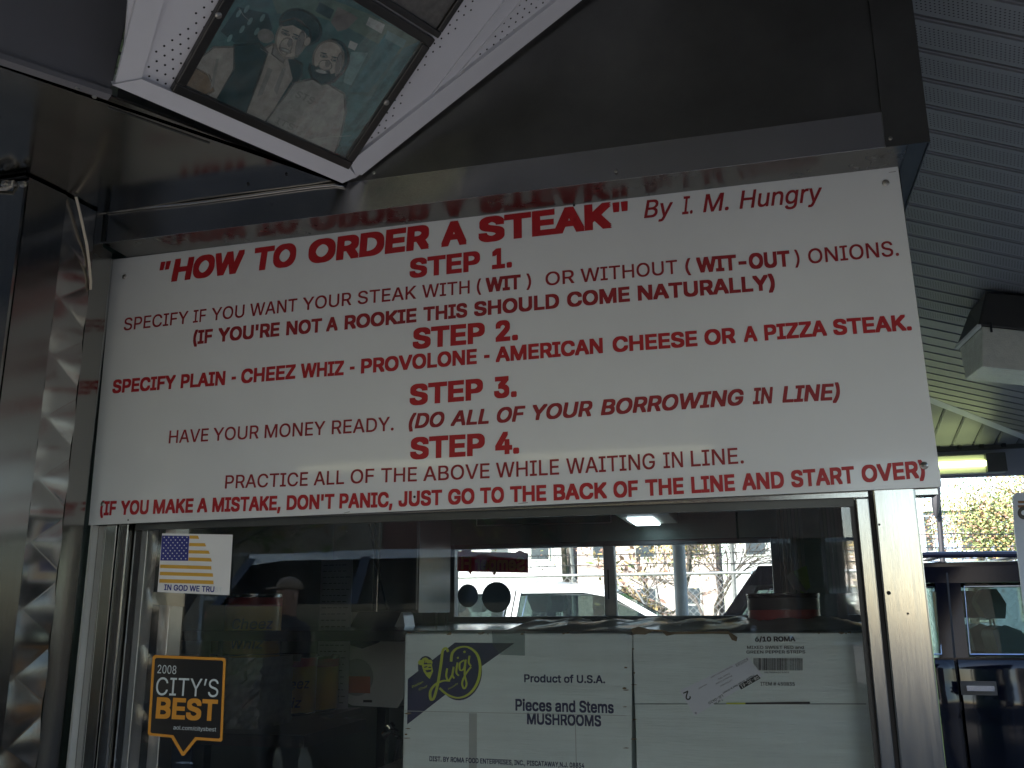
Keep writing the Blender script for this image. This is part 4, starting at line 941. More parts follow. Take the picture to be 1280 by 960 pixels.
# stickers on the rear window
zst = BY + .0085
sf = thing("name_sticker", "red banner sticker with gold blackletter words seen reversed on the rear window", "sticker", at(615, 716, zst))
k6 = (4.267, 500, 620)
def rpoly(name, pts, mt, root, h): mb = MB(); mb.prism([at(k6[1] + x / k6[0], k6[2] + y / k6[0], zst - h) for x, y in pts], (0, .0005, 0)); return mb.build(name, mt, root)
def translucent(m_, fac):
    n = m_.node_tree.nodes; l = m_.node_tree.links; b = n["Principled BSDF"]; o = [k for k in n if k.type == 'OUTPUT_MATERIAL'][0]
    t = n.new("ShaderNodeBsdfTranslucent"); t.inputs[0].default_value = [min(1, c * 1.6) for c in b.inputs["Base Color"].default_value[:3]] + [1]; mx = n.new("ShaderNodeMixShader"); mx.inputs[0].default_value = fac
    l.new(b.outputs[0], mx.inputs[1]); l.new(t.outputs[0], mx.inputs[2]); l.new(mx.outputs[0], o.inputs[0]); return m_
RB = mat("sticker_dull_red", (.26, .035, .04), .5, noise=.1); GO = mat("sticker_dull_gold", (.45, .28, .08), .5, noise=.1); DK = mat("sticker_dark_grey", (.10, .115, .12), .6, noise=.2, nscale=40)
translucent(RB, .6); translucent(GO, .6); translucent(DK, .6)
rpoly("banner", [(306, 295), (328, 295), (328, 283), (382, 283), (382, 297), (615, 302), (640, 288), (665, 302), (684, 306), (684, 410), (305, 402)], RB, sf, .0005)
rpoly("banner_tail", [(362, 400), (383, 402), (378, 420)], RB, sf, .0006); rpoly("banner_tail", [(490, 406), (512, 408), (502, 426)], RB, sf, .0006)
mb = MB(); Pf = lambda px, py: at(px, py, zst - .0012)
put_text(mb, "Semper Fi", 576, 656, lambda x: 711.5 + (x - 576) * .012, lambda x: 15, Pf, .03, 0, 0, True); mb.build("lettering", GO, sf)
for cx, cy, a_, b_, lb in ((362, 532, 55, 62, "smaller dark round sticker low on the rear window"), (515, 540, 78, 82, "larger dark round sticker low on the rear window")):
    m = MB(); m.prism([at(k6[1] + x / k6[0], k6[2] + y / k6[0], zst - .0006) for x, y in ell(cx, cy, a_, b_, 0, 32)], (0, .0005, 0)); tag(m.build("round_sticker", DK), lb, "sticker", "round stickers on the rear window")

# ================================================================== LAMPS UNDER THE CANOPY
TUBE = mat("fluorescent_tube", (.9, .95, .7), .4, emit=(.86, 1.0, .45), es=1.5)
FIX = mat("fixture_enamel", (.55, .56, .46), .4, noise=.06)
TUBED = mat("dim_fluorescent_tube", (.9, .95, .7), .4, emit=(1.0, .95, .62), es=1.6)
def tube_lamp(label, x0, x1, y, z, face, group="tube lamps under the canopy"):
    t = thing("tube_lamp", label, "lamp", (x0, y, z), group)
    m = MB(); m.box(x0, x1, min(y, y + face * .05), max(y, y + face * .05), z - .055, z + .055); m.build("housing", FIX, t, bevel=.004)
    m = MB(); m.tube([(x0 + .03, y - face * .018, z), (x1 - .10, y - face * .018, z)], .017, 14); m.build("tube", TUBE if y > 0 else TUBED, t, True)
    m = MB(); m.box(x1 - .105, x1, min(y - face * .04, y), max(y - face * .04, y), z - .055, z + .055); m.build("end_cap", ALUD, t, bevel=.004)
tube_lamp("lit yellow green tube lamp on the far eave board right of the menu board", 1.50, 2.72, 4.20, 2.236, 1)
for i, x in enumerate((-1.35, 0.0)):
    tube_lamp("lit tube lamp under the front eave behind the photographer, %s of two" % ("left" if i == 0 else "right"), x, x + 1.22, -3.40, 2.26, -1)
il = thing("ceiling_lamp", "lit bluish white lamp under the stand's ceiling, seen through the glass top", "lamp", at(798, 650, 2.0))
ILM = mat("cool_tube", (.9, .95, 1), .4, emit=(.72, .88, 1.0), es=1.3)
p0, p1, p2, p3 = at(768, 641, 1.75), at(800, 643, 1.75), at(832, 656, 2.25), at(786, 656, 2.25); zl = p0.z
m = MB(); m.box(p3.x, p1.x + .09, 1.72, 2.28, zl + .004, zl + .05); m.build("housing", FIX, il, bevel=.003)
m = MB(); m.box(p3.x + .03, p1.x + .02, 1.98, 2.26, zl - .004, zl + .003); m.build("diffuser", ILM, il)
m = MB(); a_, b_ = at(596, 657, 2.34), at(764, 653, 2.34); m.tube([a_, b_], .0028, 8); m.tube([a_, a_ + Vector((0, 0, .12))], .003, 6); m.tube([b_, b_ + Vector((0, 0, .12))], .003, 6); tag(m.build("ceiling_rail", ALU, None, True), "thin bright rail across the top of the rear wall above its window", "rail")  # bar gives the blue-white light streak a shape of its own
# wedge shaped wall pack on the canopy ceiling
PW = Vector((1.7, .23, 2.62)); NW = Vector((-.222, 0, -1)).normalized()
wp = thing("canopy_light", "boxy prismatic canopy light with dark housing on the ribbed ceiling", "lamp", onp(1240, 430, PW, NW))
LENS = mat("prismatic_lens", (.55, .53, .44), .25, noise=.12, nscale=30, bump=.8, bscale=220, coat=.4)
HOUS = mat("dark_lamp_housing", (.03, .028, .025), .5, noise=.2)
y0w, y1w = 1.62, 2.02
hx0 = 1.98
def wz(x): return 2.62 - .222 * (x - 1.7)
tl = [at(1233, 378, 1.80), at(1194, 433, 2.08)]
# housing corners measured on the near and far end faces
A0 = at(1223, 407, 1.78); A1 = at(1195, 434, 2.06); top0 = at(1234, 378, 1.78); top1 = at(1213, 395, 2.06)
ln = Vector((.55, .05, -.10))
m = MB()
def hexa(mb, q, off):
    vs = [Vector(p) for p in q]; vs2 = [p + off for p in vs]; n = len(vs)
    mb.add(vs + vs2, [tuple(range(n)), tuple(range(2*n-1, n-1, -1))] + [((i+1) % n, i, i + n, (i+1) % n + n) for i in range(n)])
hexa(m, [A0, A1, top1 + Vector((0, 0, .02)), top0 + Vector((0, 0, .04))], ln); m.build("housing", HOUS, wp, bevel=.006)
L0 = A0 + Vector((.012, 0, -.003)); L1 = A1 + Vector((.012, 0, -.003)); B0 = at(1228, 458, 1.80); B1_ = at(1207, 474, 2.02)
m = MB(); hexa(m, [L1, L0, B0, B1_], ln); m.build("lens", LENS, wp, bevel=.004)
m = MB(); hexa(m, [A0 + Vector((-.004, -.004, .004)), A1 + Vector((-.004, .004, .004)), A1 + Vector((-.004, .004, -.006)), A0 + Vector((-.004, -.004, -.006))], Vector((.012, 0, -.002))); m.build("lens_rim", mat("lens_rim_white", (.6, .6, .56), .4, noise=.08), wp)
q = at(1239, 411, 1.77); m = MB(); m.tube([q + Vector((0, 0, .02)), q, q - Vector((0, 0, .012))], .004, 6); m.build("latch", BLACKP, wp)

# ---- white notice plate at the right edge
ns = thing("notice_plate", "pale rounded notice plate with brown lines and black emblem at the right edge", "sign", at(1290, 800, 2.9))
k7 = lambda px, py, Y=2.9: at(px, py, Y)
m = MB(); m.prism([k7(x, y) for x, y in ((1270, 616), (1266, 621), (1268, 660), (1277, 735), (1288, 830), (1400, 830), (1400, 616))], (0, .012, 0)); m.build("plate", mat("notice_white", (.55, .55, .56), .4, noise=.05), ns, bevel=.002)
m = MB(); m.prism([k7(x, y, 2.8992) for x, y in ell(1281, 641, 9, 8.5, 0, 24)], (0, .0005, 0)); m.build("emblem", SK_, ns)
m = MB(); m.prism([k7(x, y, 2.8985) for x, y in ell(1280, 641, 3.5, 3.2, 0, 14)], (0, .0004, 0)); m.build("emblem_centre", SW, ns)
for yy in (626, 631.5): m = MB(); m.prism([k7(x, y, 2.8992) for x, y in ((1272, yy), (1330, yy - 1), (1330, yy + 2.2), (1273, yy + 3.2))], (0, .0005, 0)); m.build("printed_line", mat("brown_print", (.25, .12, .05), .6, noise=.1), ns)
pc = k7(1345, 700); m = MB(); m.tube([(pc.x, 2.94, 0), (pc.x, 2.94, k7(1345, 620).z + .05)], .03, 12); m.build("pole", POSTM, ns, True)

# ================================================================== VEHICLES
RUB = mat("tyre_rubber", (.02, .02, .02), .8, noise=.2); RIM = mat("wheel_rim", (.45, .45, .46), .3, 1.0, noise=.1); SEAT = mat("grey_leather_seat", (.36, .39, .37), .45, noise=.15, bump=.3)
def paint(name, c, r=.25, coat=1.0): return mat(name, c, r, 0.0, noise=.05, nscale=2, coat=coat, spec=None if coat else .28)
LAMPR = mat("tail_lamp_red", (.35, .01, .01), .2, noise=.05, coat=1); LAMPW = mat("head_lamp_clear", (.6, .62, .65), .1, .3, noise=.05, coat=1); CHR = mat("car_chrome", (.75, .75, .77), .08, 1.0, noise=.05)
def car(name, label, cat, body, L, W, belt, roof, gh, shut, x0, yc, zg, group=None, glass=CARGLASS, rack=False, facing=1, suv=False, roofm=None):
    """gh: four stations of the glasshouse (rear base, rear roof, front roof, front base) as distances from the rear bumper"""
    t = thing(name, label, cat, (x0 + L / 2, yc, zg), group)
    X = lambda d: x0 + (d if facing > 0 else L - d)
    H = W / 2; y0, y1 = yc - H, yc + H; zf = zg + (.28 if suv else .20)
    wr = .37 if suv else .32; wxs = (L * .20, L * .80)
    hood = belt - (.06 if suv else .10)
    # body: lower profile with wheel arches, extruded across the width
    prof = [(0.03, zf), (0.0, zf + .25), (.02, belt - zg - .1 + zg - .0), (gh[0], belt)]
    lower = [(0.05, zf)]
    for wx in wxs:
        lower.append((wx - wr - .05, zf))
        for k in range(9):
            a = math.pi - math.pi * k / 8; lower.append((wx + (wr + .05) * math.cos(a), zf - .02 + (wr + .03) * math.sin(a)))
        lower.append((wx + wr + .05, zf))
    lower += [(L - .06, zf), (L, zf + .22), (L - .02, hood - .12), (L - .12, hood - .02), (gh[3] + .05, hood + .04), (gh[3], belt), (gh[0], belt), (.05, belt - (.04 if suv else .12)), (0, zf + .35)]
    m = MB(); m.prism([(X(d), y0 + .01, z) for d, z in lower], (0, W - .02, 0)); m.build("body", body, t, bevel=.03)
    # shoulder strip gives the doors a second plane
    m = MB(); zs = belt - .30
    m.prism([(X(gh[0] + .05), y0 - .012, zs - .02), (X(gh[3] - .1), y0 - .012, zs - .02), (X(gh[3] - .1), y0 - .012, zs + .035), (X(gh[0] + .05), y0 - .012, zs + .035)], (0, .022, 0)); m.build("side_moulding", body, t, bevel=.008)
    if suv:
        segs = [(shut[0][0] + .012, shut[1][0] - .012), (shut[1][0] + .012, gh[3] + .02)]
        for (d0, d1) in segs:
            m = MB(); nt_ = 16; nx_ = 6
            for j in range(nt_ + 1):
                t_ = j / nt_; z = zf + .04 + (belt - .012 - zf - .04) * t_
                o_ = .012 + .030 * math.sin(math.pi * min(1, t_ * .92 + .04)) ** .8 + (.012 if .66 < t_ < .80 else 0)
                for i in range(nx_ + 1): m.v.append((X(d0 + (d1 - d0) * i / nx_), y0 - o_, z))
            for j in range(nt_):
                for i in range(nx_): a = j * (nx_ + 1) + i; m.f.append((a, a + 1, a + nx_ + 2, a + nx_ + 1)); m.mi.append(0)
            dp_ = m.build("door_panel", body, t, True)
            so_ = dp_.modifiers.new("solid", 'SOLIDIFY'); so_.thickness = .012; so_.offset = -1
    inset = .10 if suv else .17
    ry0, ry1 = y0 + inset, y1 - inset
    # roof
    m = MB(); r0, r1 = gh[1], gh[2]; nst = 8; prof = []
    for i in range(nst + 1):
        f = i / nst; d = r0 - .03 + (r1 - r0 + .06) * f; zc = roof - .05 * (2 * f - 1) ** 2 * (1 if suv else 1.8)
        prof.append((d, zc))
    for side in (0, 1):
        pass
    ncr = 6; b0 = len(m.v)
    for (d, zc) in prof:
        for j in range(ncr + 1):
            g = j / ncr; m.v.append((X(d), ry0 + (ry1 - ry0) * g, zc - .045 * (2 * g - 1) ** 2))
        for j in range(ncr + 1):
            g = j / ncr; m.v.append((X(d), ry0 + (ry1 - ry0) * g, zc - .045 * (2 * g - 1) ** 2 - .035))
    st = 2 * (ncr + 1)
    for i in range(nst):
        for j in range(ncr):
            a = i * st + j; m.f.append((a, a + st, a + st + 1, a + 1)); a2 = a + ncr + 1; m.f.append((a2, a2 + 1, a2 + st + 1, a2 + st)); m.mi += [0, 0]
        for j in (0, ncr):
            a = i * st + j; m.f.append((a, a + ncr + 1, a + ncr + 1 + st, a + st)); m.mi.append(0)
    for i in (0, nst):
        for j in range(ncr): a = i * st + j; m.f.append((a, a + 1, a + ncr + 2, a + ncr + 1)); m.mi.append(0)
    m.build("roof", roofm or body, t, True)
    zr = roof - .055 - (.02 if suv else .04)
    # pillars on both sides, panes between them
    lerp = lambda a, b, f: a + (b - a) * f
    for (yb, yt, s) in ((y0 + .015, ry0 + .005, 1), (y1 - .015, ry1 - .005, -1)):
        def side(d0, d1, z0, z1):
            # point on the side of the glasshouse at fraction of height
            return None
        bt = [(gh[0], gh[1])] + shut + [(gh[3], gh[2])]
        for k, (db, dt) in enumerate(bt):
            wv = (.085 if suv else .05) if 0 < k < len(bt) - 1 else (.055 if suv and k == 0 else .06)
            sgn = 0 if 0 < k < len(bt) - 1 else (1 if k == 0 else -1)
            lo, hi = (db - wv, db + wv) if sgn == 0 else ((db, db + sgn * wv * 1.6)); lo2, hi2 = (dt - wv * .9, dt + wv * .9) if sgn == 0 else (dt, dt + sgn * wv * 1.6)
            m = MB(); m.prism([(X(lo), yb, belt - .01), (X(hi), yb, belt - .01), (X(hi2), yt, zr), (X(lo2), yt, zr)], (0, s * .05, 0)); m.build("pillar", body, t, bevel=.006)
        for k in range(len(bt) - 1):
            a, b = bt[k], bt[k + 1]
            m = MB(); m.prism([(X(a[0]), yb + s * .02, belt - .01), (X(b[0]), yb + s * .02, belt - .01), (X(b[1]), yt + s * .02, zr), (X(a[1]), yt + s * .02, zr)], (0, s * .004, 0))
            gl = m.build("side_window", glass, t)
        m = MB(); m.prism([(X(gh[1] + .02 - (.07 if suv else 0)), yt - s * (.016 if suv else .002), zr - (.10 if suv else .03)), (X(gh[2] - .02 + (.07 if suv else 0)), yt - s * (.016 if suv else .002), zr - (.10 if suv else .03)), (X(gh[2] - .02), yt - s * .002, zr + .035), (X(gh[1] + .02), yt - s * .002, zr + .035)], (0, s * .06, 0)); m.build("roof_rail", roofm or body, t, bevel=.006)
        if s == 1:
            for (db, dt) in shut:
                m = MB(); m.prism([(X(db - .005), y0 + .0035, zf + .15), (X(db + .005), y0 + .0035, zf + .15), (X(db + .005), y0 + .0035, belt - .02), (X(db - .005), y0 + .0035, belt - .02)], (0, .01, 0)); m.build("door_gap", GAP, t)
                m = MB(); m.prism([(X(db - .006), yb - .004, belt - .02), (X(db + .006), yb - .004, belt - .02), (X(dt + .006), yt - .004, zr), (X(dt - .006), yt - .004, zr)], (0, .003, 0)); m.build("pillar_gap", GAP, t)
            for (d, _) in shut:
                hx = d + .035; m = MB(); hy = y0 - (.042 if suv else .004); m.prism([(X(hx - .03), hy, belt - .225), (X(hx + .18), hy, belt - .225), (X(hx + .18), hy, belt - .140), (X(hx - .03), hy, belt - .140)], (0, .016, 0)); rec = m.build("handle_recess", BLACKP, t, bevel=.01)
                m = MB(); m.prism([(X(hx), hy - .030, belt - .198), (X(hx + .16), hy - .030, belt - .198), (X(hx + .16), hy - .030, belt - .166), (X(hx), hy - .030, belt - .166)], (0, .026, 0)); m.build("door_handle", CHR, t, bevel=.010)
            # bright line round the glass
            m = MB()
            for k in range(len(bt) - 1):
                a, b = bt[k], bt[k + 1]; i_ = .075
                P = [(a[0] + i_ + .02, yb + .005, belt + .02), (b[0] - i_, yb + .005, belt + .02), (b[1] - i_ , yt + .008, zr - (.125 if suv else .045)), (a[1] + i_ + .02, yt + (-.012 if suv else .008), zr - (.125 if suv else .045))]
                m.tube([(X(d), y, z) for d, y, z in P + P[:1]], .006, 5)
            m.build("window_trim", CHR if not suv else mat("dark_bright_trim", (.28, .32, .40), .25, 1.0, noise=.1), t, True)
    for (a, b, nm) in (((gh[0], belt), (gh[1], roof - .04), "rear_window"), ((gh[3], belt), (gh[2], roof - .04), "windscreen")):
        m = MB(); m.prism([(X(a[0]), y0 + .06, a[1]), (X(a[0]), y1 - .06, a[1]), (X(b[0]), ry1 - .03, b[1] - .02), (X(b[0]), ry0 + .03, b[1] - .02)], (.004, 0, .004)); m.build(nm, glass, t)
    for wx in wxs:
        for yy, s in ((y0 + .02, 1), (y1 - .02, -1)):
            m = MB(); c = (X(wx), yy, zg + wr)
            rings = [(wr * .62, 0), (wr * .9, -.01), (wr, .03), (wr, .19), (wr * .6, .21)]
            for ri, (r_, dy) in enumerate(rings):
                for k in range(28): m.v.append((c[0] + r_ * math.cos(k * math.pi / 14), c[1] + s * dy, c[2] + r_ * math.sin(k * math.pi / 14)))
            for ri in range(len(rings) - 1):
                for k in range(28): m.f.append((ri*28 + k, ri*28 + (k+1) % 28, (ri+1)*28 + (k+1) % 28, (ri+1)*28 + k)); m.mi.append(0)
            wh = m.build("wheel", RUB, t, True)
            m = MB(); m.tube([(c[0], c[1] + s * .03, c[2]), (c[0], c[1] + s * .045, c[2])], wr * .63, 28)
            for k in range(5):
                a = k * 2 * math.pi / 5; p = Vector((math.cos(a), 0, math.sin(a))); q_ = Vector((-math.sin(a), 0, math.cos(a))) * .035; cc = Vector(c) + Vector((0, s * .012, 0))
                m.prism([cc + q_, cc - q_, cc - q_ * .7 + p * wr * .6, cc + q_ * .7 + p * wr * .6], (0, s * .02, 0))
            m.build("rim", RIM, wh)
    for yy in (y0 + .04, y1 - .30):
        m = MB(); m.box(min(X(L - .07), X(L + .012)), max(X(L - .07), X(L + .012)), yy, yy + .26, hood - .26, hood - .12); m.build("headlight", LAMPW, t, bevel=.01)
        m = MB(); m.box(min(X(-.012), X(.06)), max(X(-.012), X(.06)), yy + .06, yy + .20, belt - .30, belt - .06); m.build("tail_lamp", LAMPR, t, bevel=.01)
    m = MB(); dm = gh[3] - .12; m.box(min(X(dm), X(dm + .10)), max(X(dm), X(dm + .10)), y0 - .17, y0 + .01, belt + .01, belt + .15); m.build("wing_mirror", body, t, bevel=.03)
    # seats
    for rowd in ([gh[2] - .90, gh[2] - 1.75] if suv else [gh[2] - .55, gh[2] - 1.35]):
        for yy in (yc - .62 * H, yc + .18 * H):
            wS = .44 * H / .93
            m = MB(); zb = belt - .30
            bk = [(-.02, -.02), (.16, -.02), (.10, .25), (.02, .46), (-.08, .50), (-.16, .46), (-.12, .2)]
            m.prism([(X(rowd + d), yy, zb + z) for d, z in bk], (0, wS, 0))
            sp = m.build("seat", SEAT, t, True, bevel=.055, seg=5)
            hr = [(-.17, .54), (-.05, .54), (-.03, .64), (-.08, .74), (-.17, .74), (-.22, .66)]
            hs = .84 if suv else .8
            m = MB(); m.prism([(X(rowd + d), yy + wS * .22, zb + z * 1.0) for d, z in hr], (0, wS * .56, 0)); m.build("headrest", SEAT, sp, True, bevel=.045, seg=5)
            m = MB(); [m.tube([(X(rowd - .11), yy + wS * g, zb + .46), (X(rowd - .11), yy + wS * g, zb + .56)], .007, 6) for g in (.38, .62)]; m.build("headrest_rod", CHR, sp)
    if suv:
        m = MB(); m.box(min(X(gh[2] + .2), X(gh[3] - .1)), max(X(gh[2] + .2), X(gh[3] - .1)), y0 + .1, y1 - .1, belt - .02, belt + .03); m.build("dashboard", BLACKP, t)
        m = MB(); cxs = X(gh[2] + .02); zc = belt + .02
        m.tube([(cxs + .10 * math.cos(a) * .35, yc - .42 + .19 * math.cos(a), zc + .16 * math.sin(a)) for a in [k * math.pi / 10 for k in range(21)]], .014, 8); m.build("steering_wheel", BLACKP, t, True)
    if rack:
        for yy in (ry0 + .07, ry1 - .07):
            d0, d1 = gh[1] + .12, gh[2] - .35
            m = MB(); m.tube([(X(d0), yy, roof - .035), (X(d0 + .12), yy, roof + .004), (X((d0 + d1) / 2), yy, roof + .016), (X(d1 - .25), yy, roof + .004), (X(d1), yy, roof - .035)], [.03, .020, .020, .024, .03], 8); m.build("roof_rack_rail", BLACKP if yy > yc else body, t, True)
        for d in (gh[1] + .5, (gh[1] + gh[2]) / 2, gh[2] - .75):
            m = MB(); m.box(X(d) - .03, X(d) + .03, ry0 + .08, ry1 - .08, roof + .016, roof + .032); m.build("roof_rack_bar", BLACKP, t, bevel=.006)
    return t
NAVYP = paint("dark_blue_car_paint", (.0018, .0024, .006), .12, 0.0)
ZG = -.16
x0s = at(862, 760, 5.12).x - .0
shx = at(1192, 800, 5.10).x
SL_ = 4.62
d_sh = shx - x0s
car("suv", "dark navy sport utility vehicle parked across the right side, facing right", "car", NAVYP, SL_, 1.86, 1.115, 1.765, (.02, .46, 3.05, 3.72), [(.98, 1.08), (d_sh, d_sh + .03)], x0s, 5.12 + .93, ZG, rack=True, suv=True)
SILV = paint("silver_white_car_paint", (.62, .63, .64), .25)
xw = at(590, 740, 6.4).x - 2.05
car("sedan", "white sedan parked behind the navy vehicle, seen through the rear window", "car", SILV, 4.65, 1.8, 1.18, 1.70, (.45, 1.15, 2.75, 3.55), [(1.9, 1.95)], xw + .55, 6.95, -.02)
ROOFGL = paint("white_car_paint", (.75, .75, .74), .25)  # white puts the sky glint into the colour of the van's roof
xv0 = at(250, 700, 6.0).x
car("van", "tall dark van with white roof on the street behind the photographer, reflected in the glass", "van", paint("dark_grey_car_paint", (.03, .032, .036), .2), 4.9, 1.9, 1.50, 2.02, (.1, .35, 3.1, 3.9), [(1.5, 1.55), (2.6, 2.65)], xv0, -6.95, ZG, facing=1, roofm=ROOFGL)
car("sedan", "distant silver sedan on the lane beyond the chain link fence", "car", SILV, 4.5, 1.78, 1.35, 1.85, (.5, 1.15, 2.6, 3.4), [(1.85, 1.9)], 6.2, 17.5, .30)

# ================================================================== PEOPLE
def person(label, loc, rot, cols, height=1.75, step=.12, group=None, arm=(0.0, 0.0)):
    k = height / 1.75
    J = {'pel': (0, 0, .93), 'wai': (0, -.01, 1.07), 'che': (0, 0, 1.30), 'nek': (0, .005, 1.46), 'hd0': (0, -.01, 1.54), 'hd1': (0, -.015, 1.62), 'hd2': (0, -.005, 1.70)}
    R = {'pel': (.165, .12), 'wai': (.145, .105), 'che': (.175, .115), 'nek': (.055, .055), 'hd0': (.065, .075), 'hd1': (.078, .098), 'hd2': (.062, .080)}
    E = [('pel', 'wai'), ('wai', 'che'), ('che', 'nek'), ('nek', 'hd0'), ('hd0', 'hd1'), ('hd1', 'hd2')]
    for s, n in ((-1, 'l'), (1, 'r')):
        st = step * s; ab = arm[0 if s < 0 else 1]
        J.update({'hip'+n: (.09*s, 0, .88), 'kne'+n: (.10*s, -.03 - st*.5, .50), 'ank'+n: (.10*s, .02 - st, .09), 'toe'+n: (.11*s, -.13 - st, .035),
                  'sho'+n: (.185*s, 0, 1.40), 'elb'+n: (.23*s, .03 + st*.4 - ab*.05, 1.12 + ab*.03), 'wri'+n: (.235*s - ab*.05*s, -.06 + st*.5 - ab*.28, .89 + ab*.30)})
        R.update({'hip'+n: (.09, .09), 'kne'+n: (.058, .058), 'ank'+n: (.040, .045), 'toe'+n: (.042, .028), 'sho'+n: (.062, .062), 'elb'+n: (.044, .044), 'wri'+n: (.028, .024)})
        E += [('pel', 'hip'+n), ('hip'+n, 'kne'+n), ('kne'+n, 'ank'+n), ('ank'+n, 'toe'+n), ('che', 'sho'+n), ('sho'+n, 'elb'+n), ('elb'+n, 'wri'+n)]
        w_ = Vector(J['wri'+n]); d = (w_ - Vector(J['elb'+n])).normalized(); J['pal'+n] = tuple(w_ + d * .07); R['pal'+n] = (.018, .036); E.append(('wri'+n, 'pal'+n))
        for f in range(4):
            b_ = Vector(J['pal'+n]) + Vector((0, (f - 1.5) * .017, 0)); ln_ = (.060, .070, .066, .052)[f]
            J['f%d%s' % (f, n)] = tuple(b_ + d * ln_ * .5); J['g%d%s' % (f, n)] = tuple(b_ + d * ln_ * .9 + Vector((-s * .012, -.006, 0))); R['f%d%s' % (f, n)] = (.008, .008); R['g%d%s' % (f, n)] = (.007, .007)
            E += [('pal'+n, 'f%d%s' % (f, n)), ('f%d%s' % (f, n), 'g%d%s' % (f, n))]
        J['th'+n] = tuple(w_ + d * .05 + Vector((-s * .01, -.045, 0))); R['th'+n] = (.009, .009); E.append(('wri'+n, 'th'+n))
    names = list(J); me = bpy.data.meshes.new("person"); me.from_pydata([tuple(c * k for c in J[n]) for n in names], [(names.index(a), names.index(b)) for a, b in E], [])
    o = bpy.data.objects.new("tmp", me); COL.objects.link(o); sk = o.modifiers.new("s", 'SKIN'); sk.use_smooth_shade = True
    for i, n in enumerate(names): me.skin_vertices[0].data[i].radius = [r_ * k for r_ in R[n]]; me.skin_vertices[0].data[i].use_root = (n == 'pel')
    sb = o.modifiers.new("u", 'SUBSURF'); sb.levels = 2; sb.render_levels = 2
    dg = bpy.context.evaluated_depsgraph_get(); m2 = bpy.data.meshes.new_from_object(o.evaluated_get(dg)); bpy.data.objects.remove(o)
    m2.materials.clear()
    skin, top, leg, shoe = cols[:4]
    for mt_ in (skin, top, leg, shoe): m2.materials.append(mt_)
    for p in m2.polygons:
        c = p.center / k; side = abs(c.x) > .19 and c.z < 1.2
        wz_ = .93 + .3 * 0
        if c.z > 1.475: i = 0
        elif c.z > .96 or (side and c.z > .90): i = 1
        elif side and c.z < .93: i = 0
        elif c.z > .10: i = 2
        else: i = 3
        p.material_index = i; p.use_smooth = True
    b = bpy.data.objects.new("body", m2)
    root = thing("person", label, "person", loc, group); COL.objects.link(b); b.parent = root
    def add(nm, mb, mt_): 
        me_ = bpy.data.meshes.new(nm); me_.from_pydata([tuple(Vector(v) * k) for v in mb.v], [], mb.f); me_.materials.append(mt_)
        for p in me_.polygons: p.use_smooth = True
        q_ = bpy.data.objects.new(nm, me_); COL.objects.link(q_); q_.parent = root; return q_
    def blob(mb, c, r_, n1=12, n2=8, zmin=-1, cut=None):
        base = len(mb.v)
        for i in range(n2 + 1):
            ph = math.pi * i / n2
            for j in range(n1):
                th = 2 * math.pi * j / n1; z_ = max(zmin, math.cos(ph)); mb.v.append((c[0] + r_[0]*math.sin(ph)*math.cos(th), c[1] + r_[1]*math.sin(ph)*math.sin(th), c[2] + r_[2]*z_))
        for i in range(n2):
            for j in range(n1): mb.f.append((base + i*n1 + j, base + i*n1 + (j+1) % n1, base + (i+1)*n1 + (j+1) % n1, base + (i+1)*n1 + j)); mb.mi.append(0)
    mb = MB(); blob(mb, (0, .004, 1.665), (.084, .106, .085), zmin=-.1); 
    if cols[5]: mb.prism([(-.055, -.085, 1.668), (.055, -.085, 1.668), (.04, -.175, 1.655), (-.04, -.175, 1.655)], (0, 0, .008))
    add("cap" if cols[5] else "hair", mb, cols[4])
    mb = MB(); [blob(mb, (s * .028, -.088, 1.628), (.011, .006, .006), 8, 6) for s in (-1, 1)]; add("eyes", mb, SK_)
    mb = MB(); blob(mb, (0, -.104, 1.602), (.012, .018, .022), 8, 6); [blob(mb, (s * .079, .0, 1.61), (.010, .020, .030), 8, 6) for s in (-1, 1)]; add("nose_and_ears", mb, skin)
    mb = MB(); blob(mb, (0, -.090, 1.568), (.024, .006, .006), 8, 6); add("mouth", mb, mat("lips", (.28, .09, .08), .5, noise=.1))
    root.rotation_euler = (0, 0, rot); return root
SKN = mat("skin", (.42, .24, .17), .5, noise=.08); JKT = mat("dark_jacket", (.025, .025, .03), .8, noise=.2); JEA = mat("blue_jeans", (.025, .03, .045), .85, noise=.2); SHO = mat("shoe_leather", (.03, .025, .02), .5, noise=.2); CAPM = mat("tan_cap", (.30, .22, .15), .8, noise=.15)
WHC = mat("white_coat_cloth", (.7, .7, .7), .8, noise=.1); KHA = mat("khaki_cloth", (.38, .32, .22), .85, noise=.12); ORC = mat("orange_jersey", (.5, .18, .05), .8, noise=.12); HAI = mat("brown_hair", (.06, .035, .02), .6, noise=.2)
person("person in dark jacket and tan cap standing by the reflected dark van", (at(358, 720, 4.9).x, -4.9, ZG), R_(205), (SKN, JKT, JEA, SHO, CAPM, True), 1.86, .06, None, (.5, .2))
person("person in orange jersey walking beyond the chain link fence", (8.9, 15.5, .30), R_(60), (SKN, ORC, JEA, SHO, HAI, False), 1.72, .16, "people beyond the fence")
person("person in white coat walking beyond the chain link fence", (9.9, 15.9, .30), R_(-60), (SKN, WHC, KHA, SHO, HAI, False), 1.70, .16, "people beyond the fence")

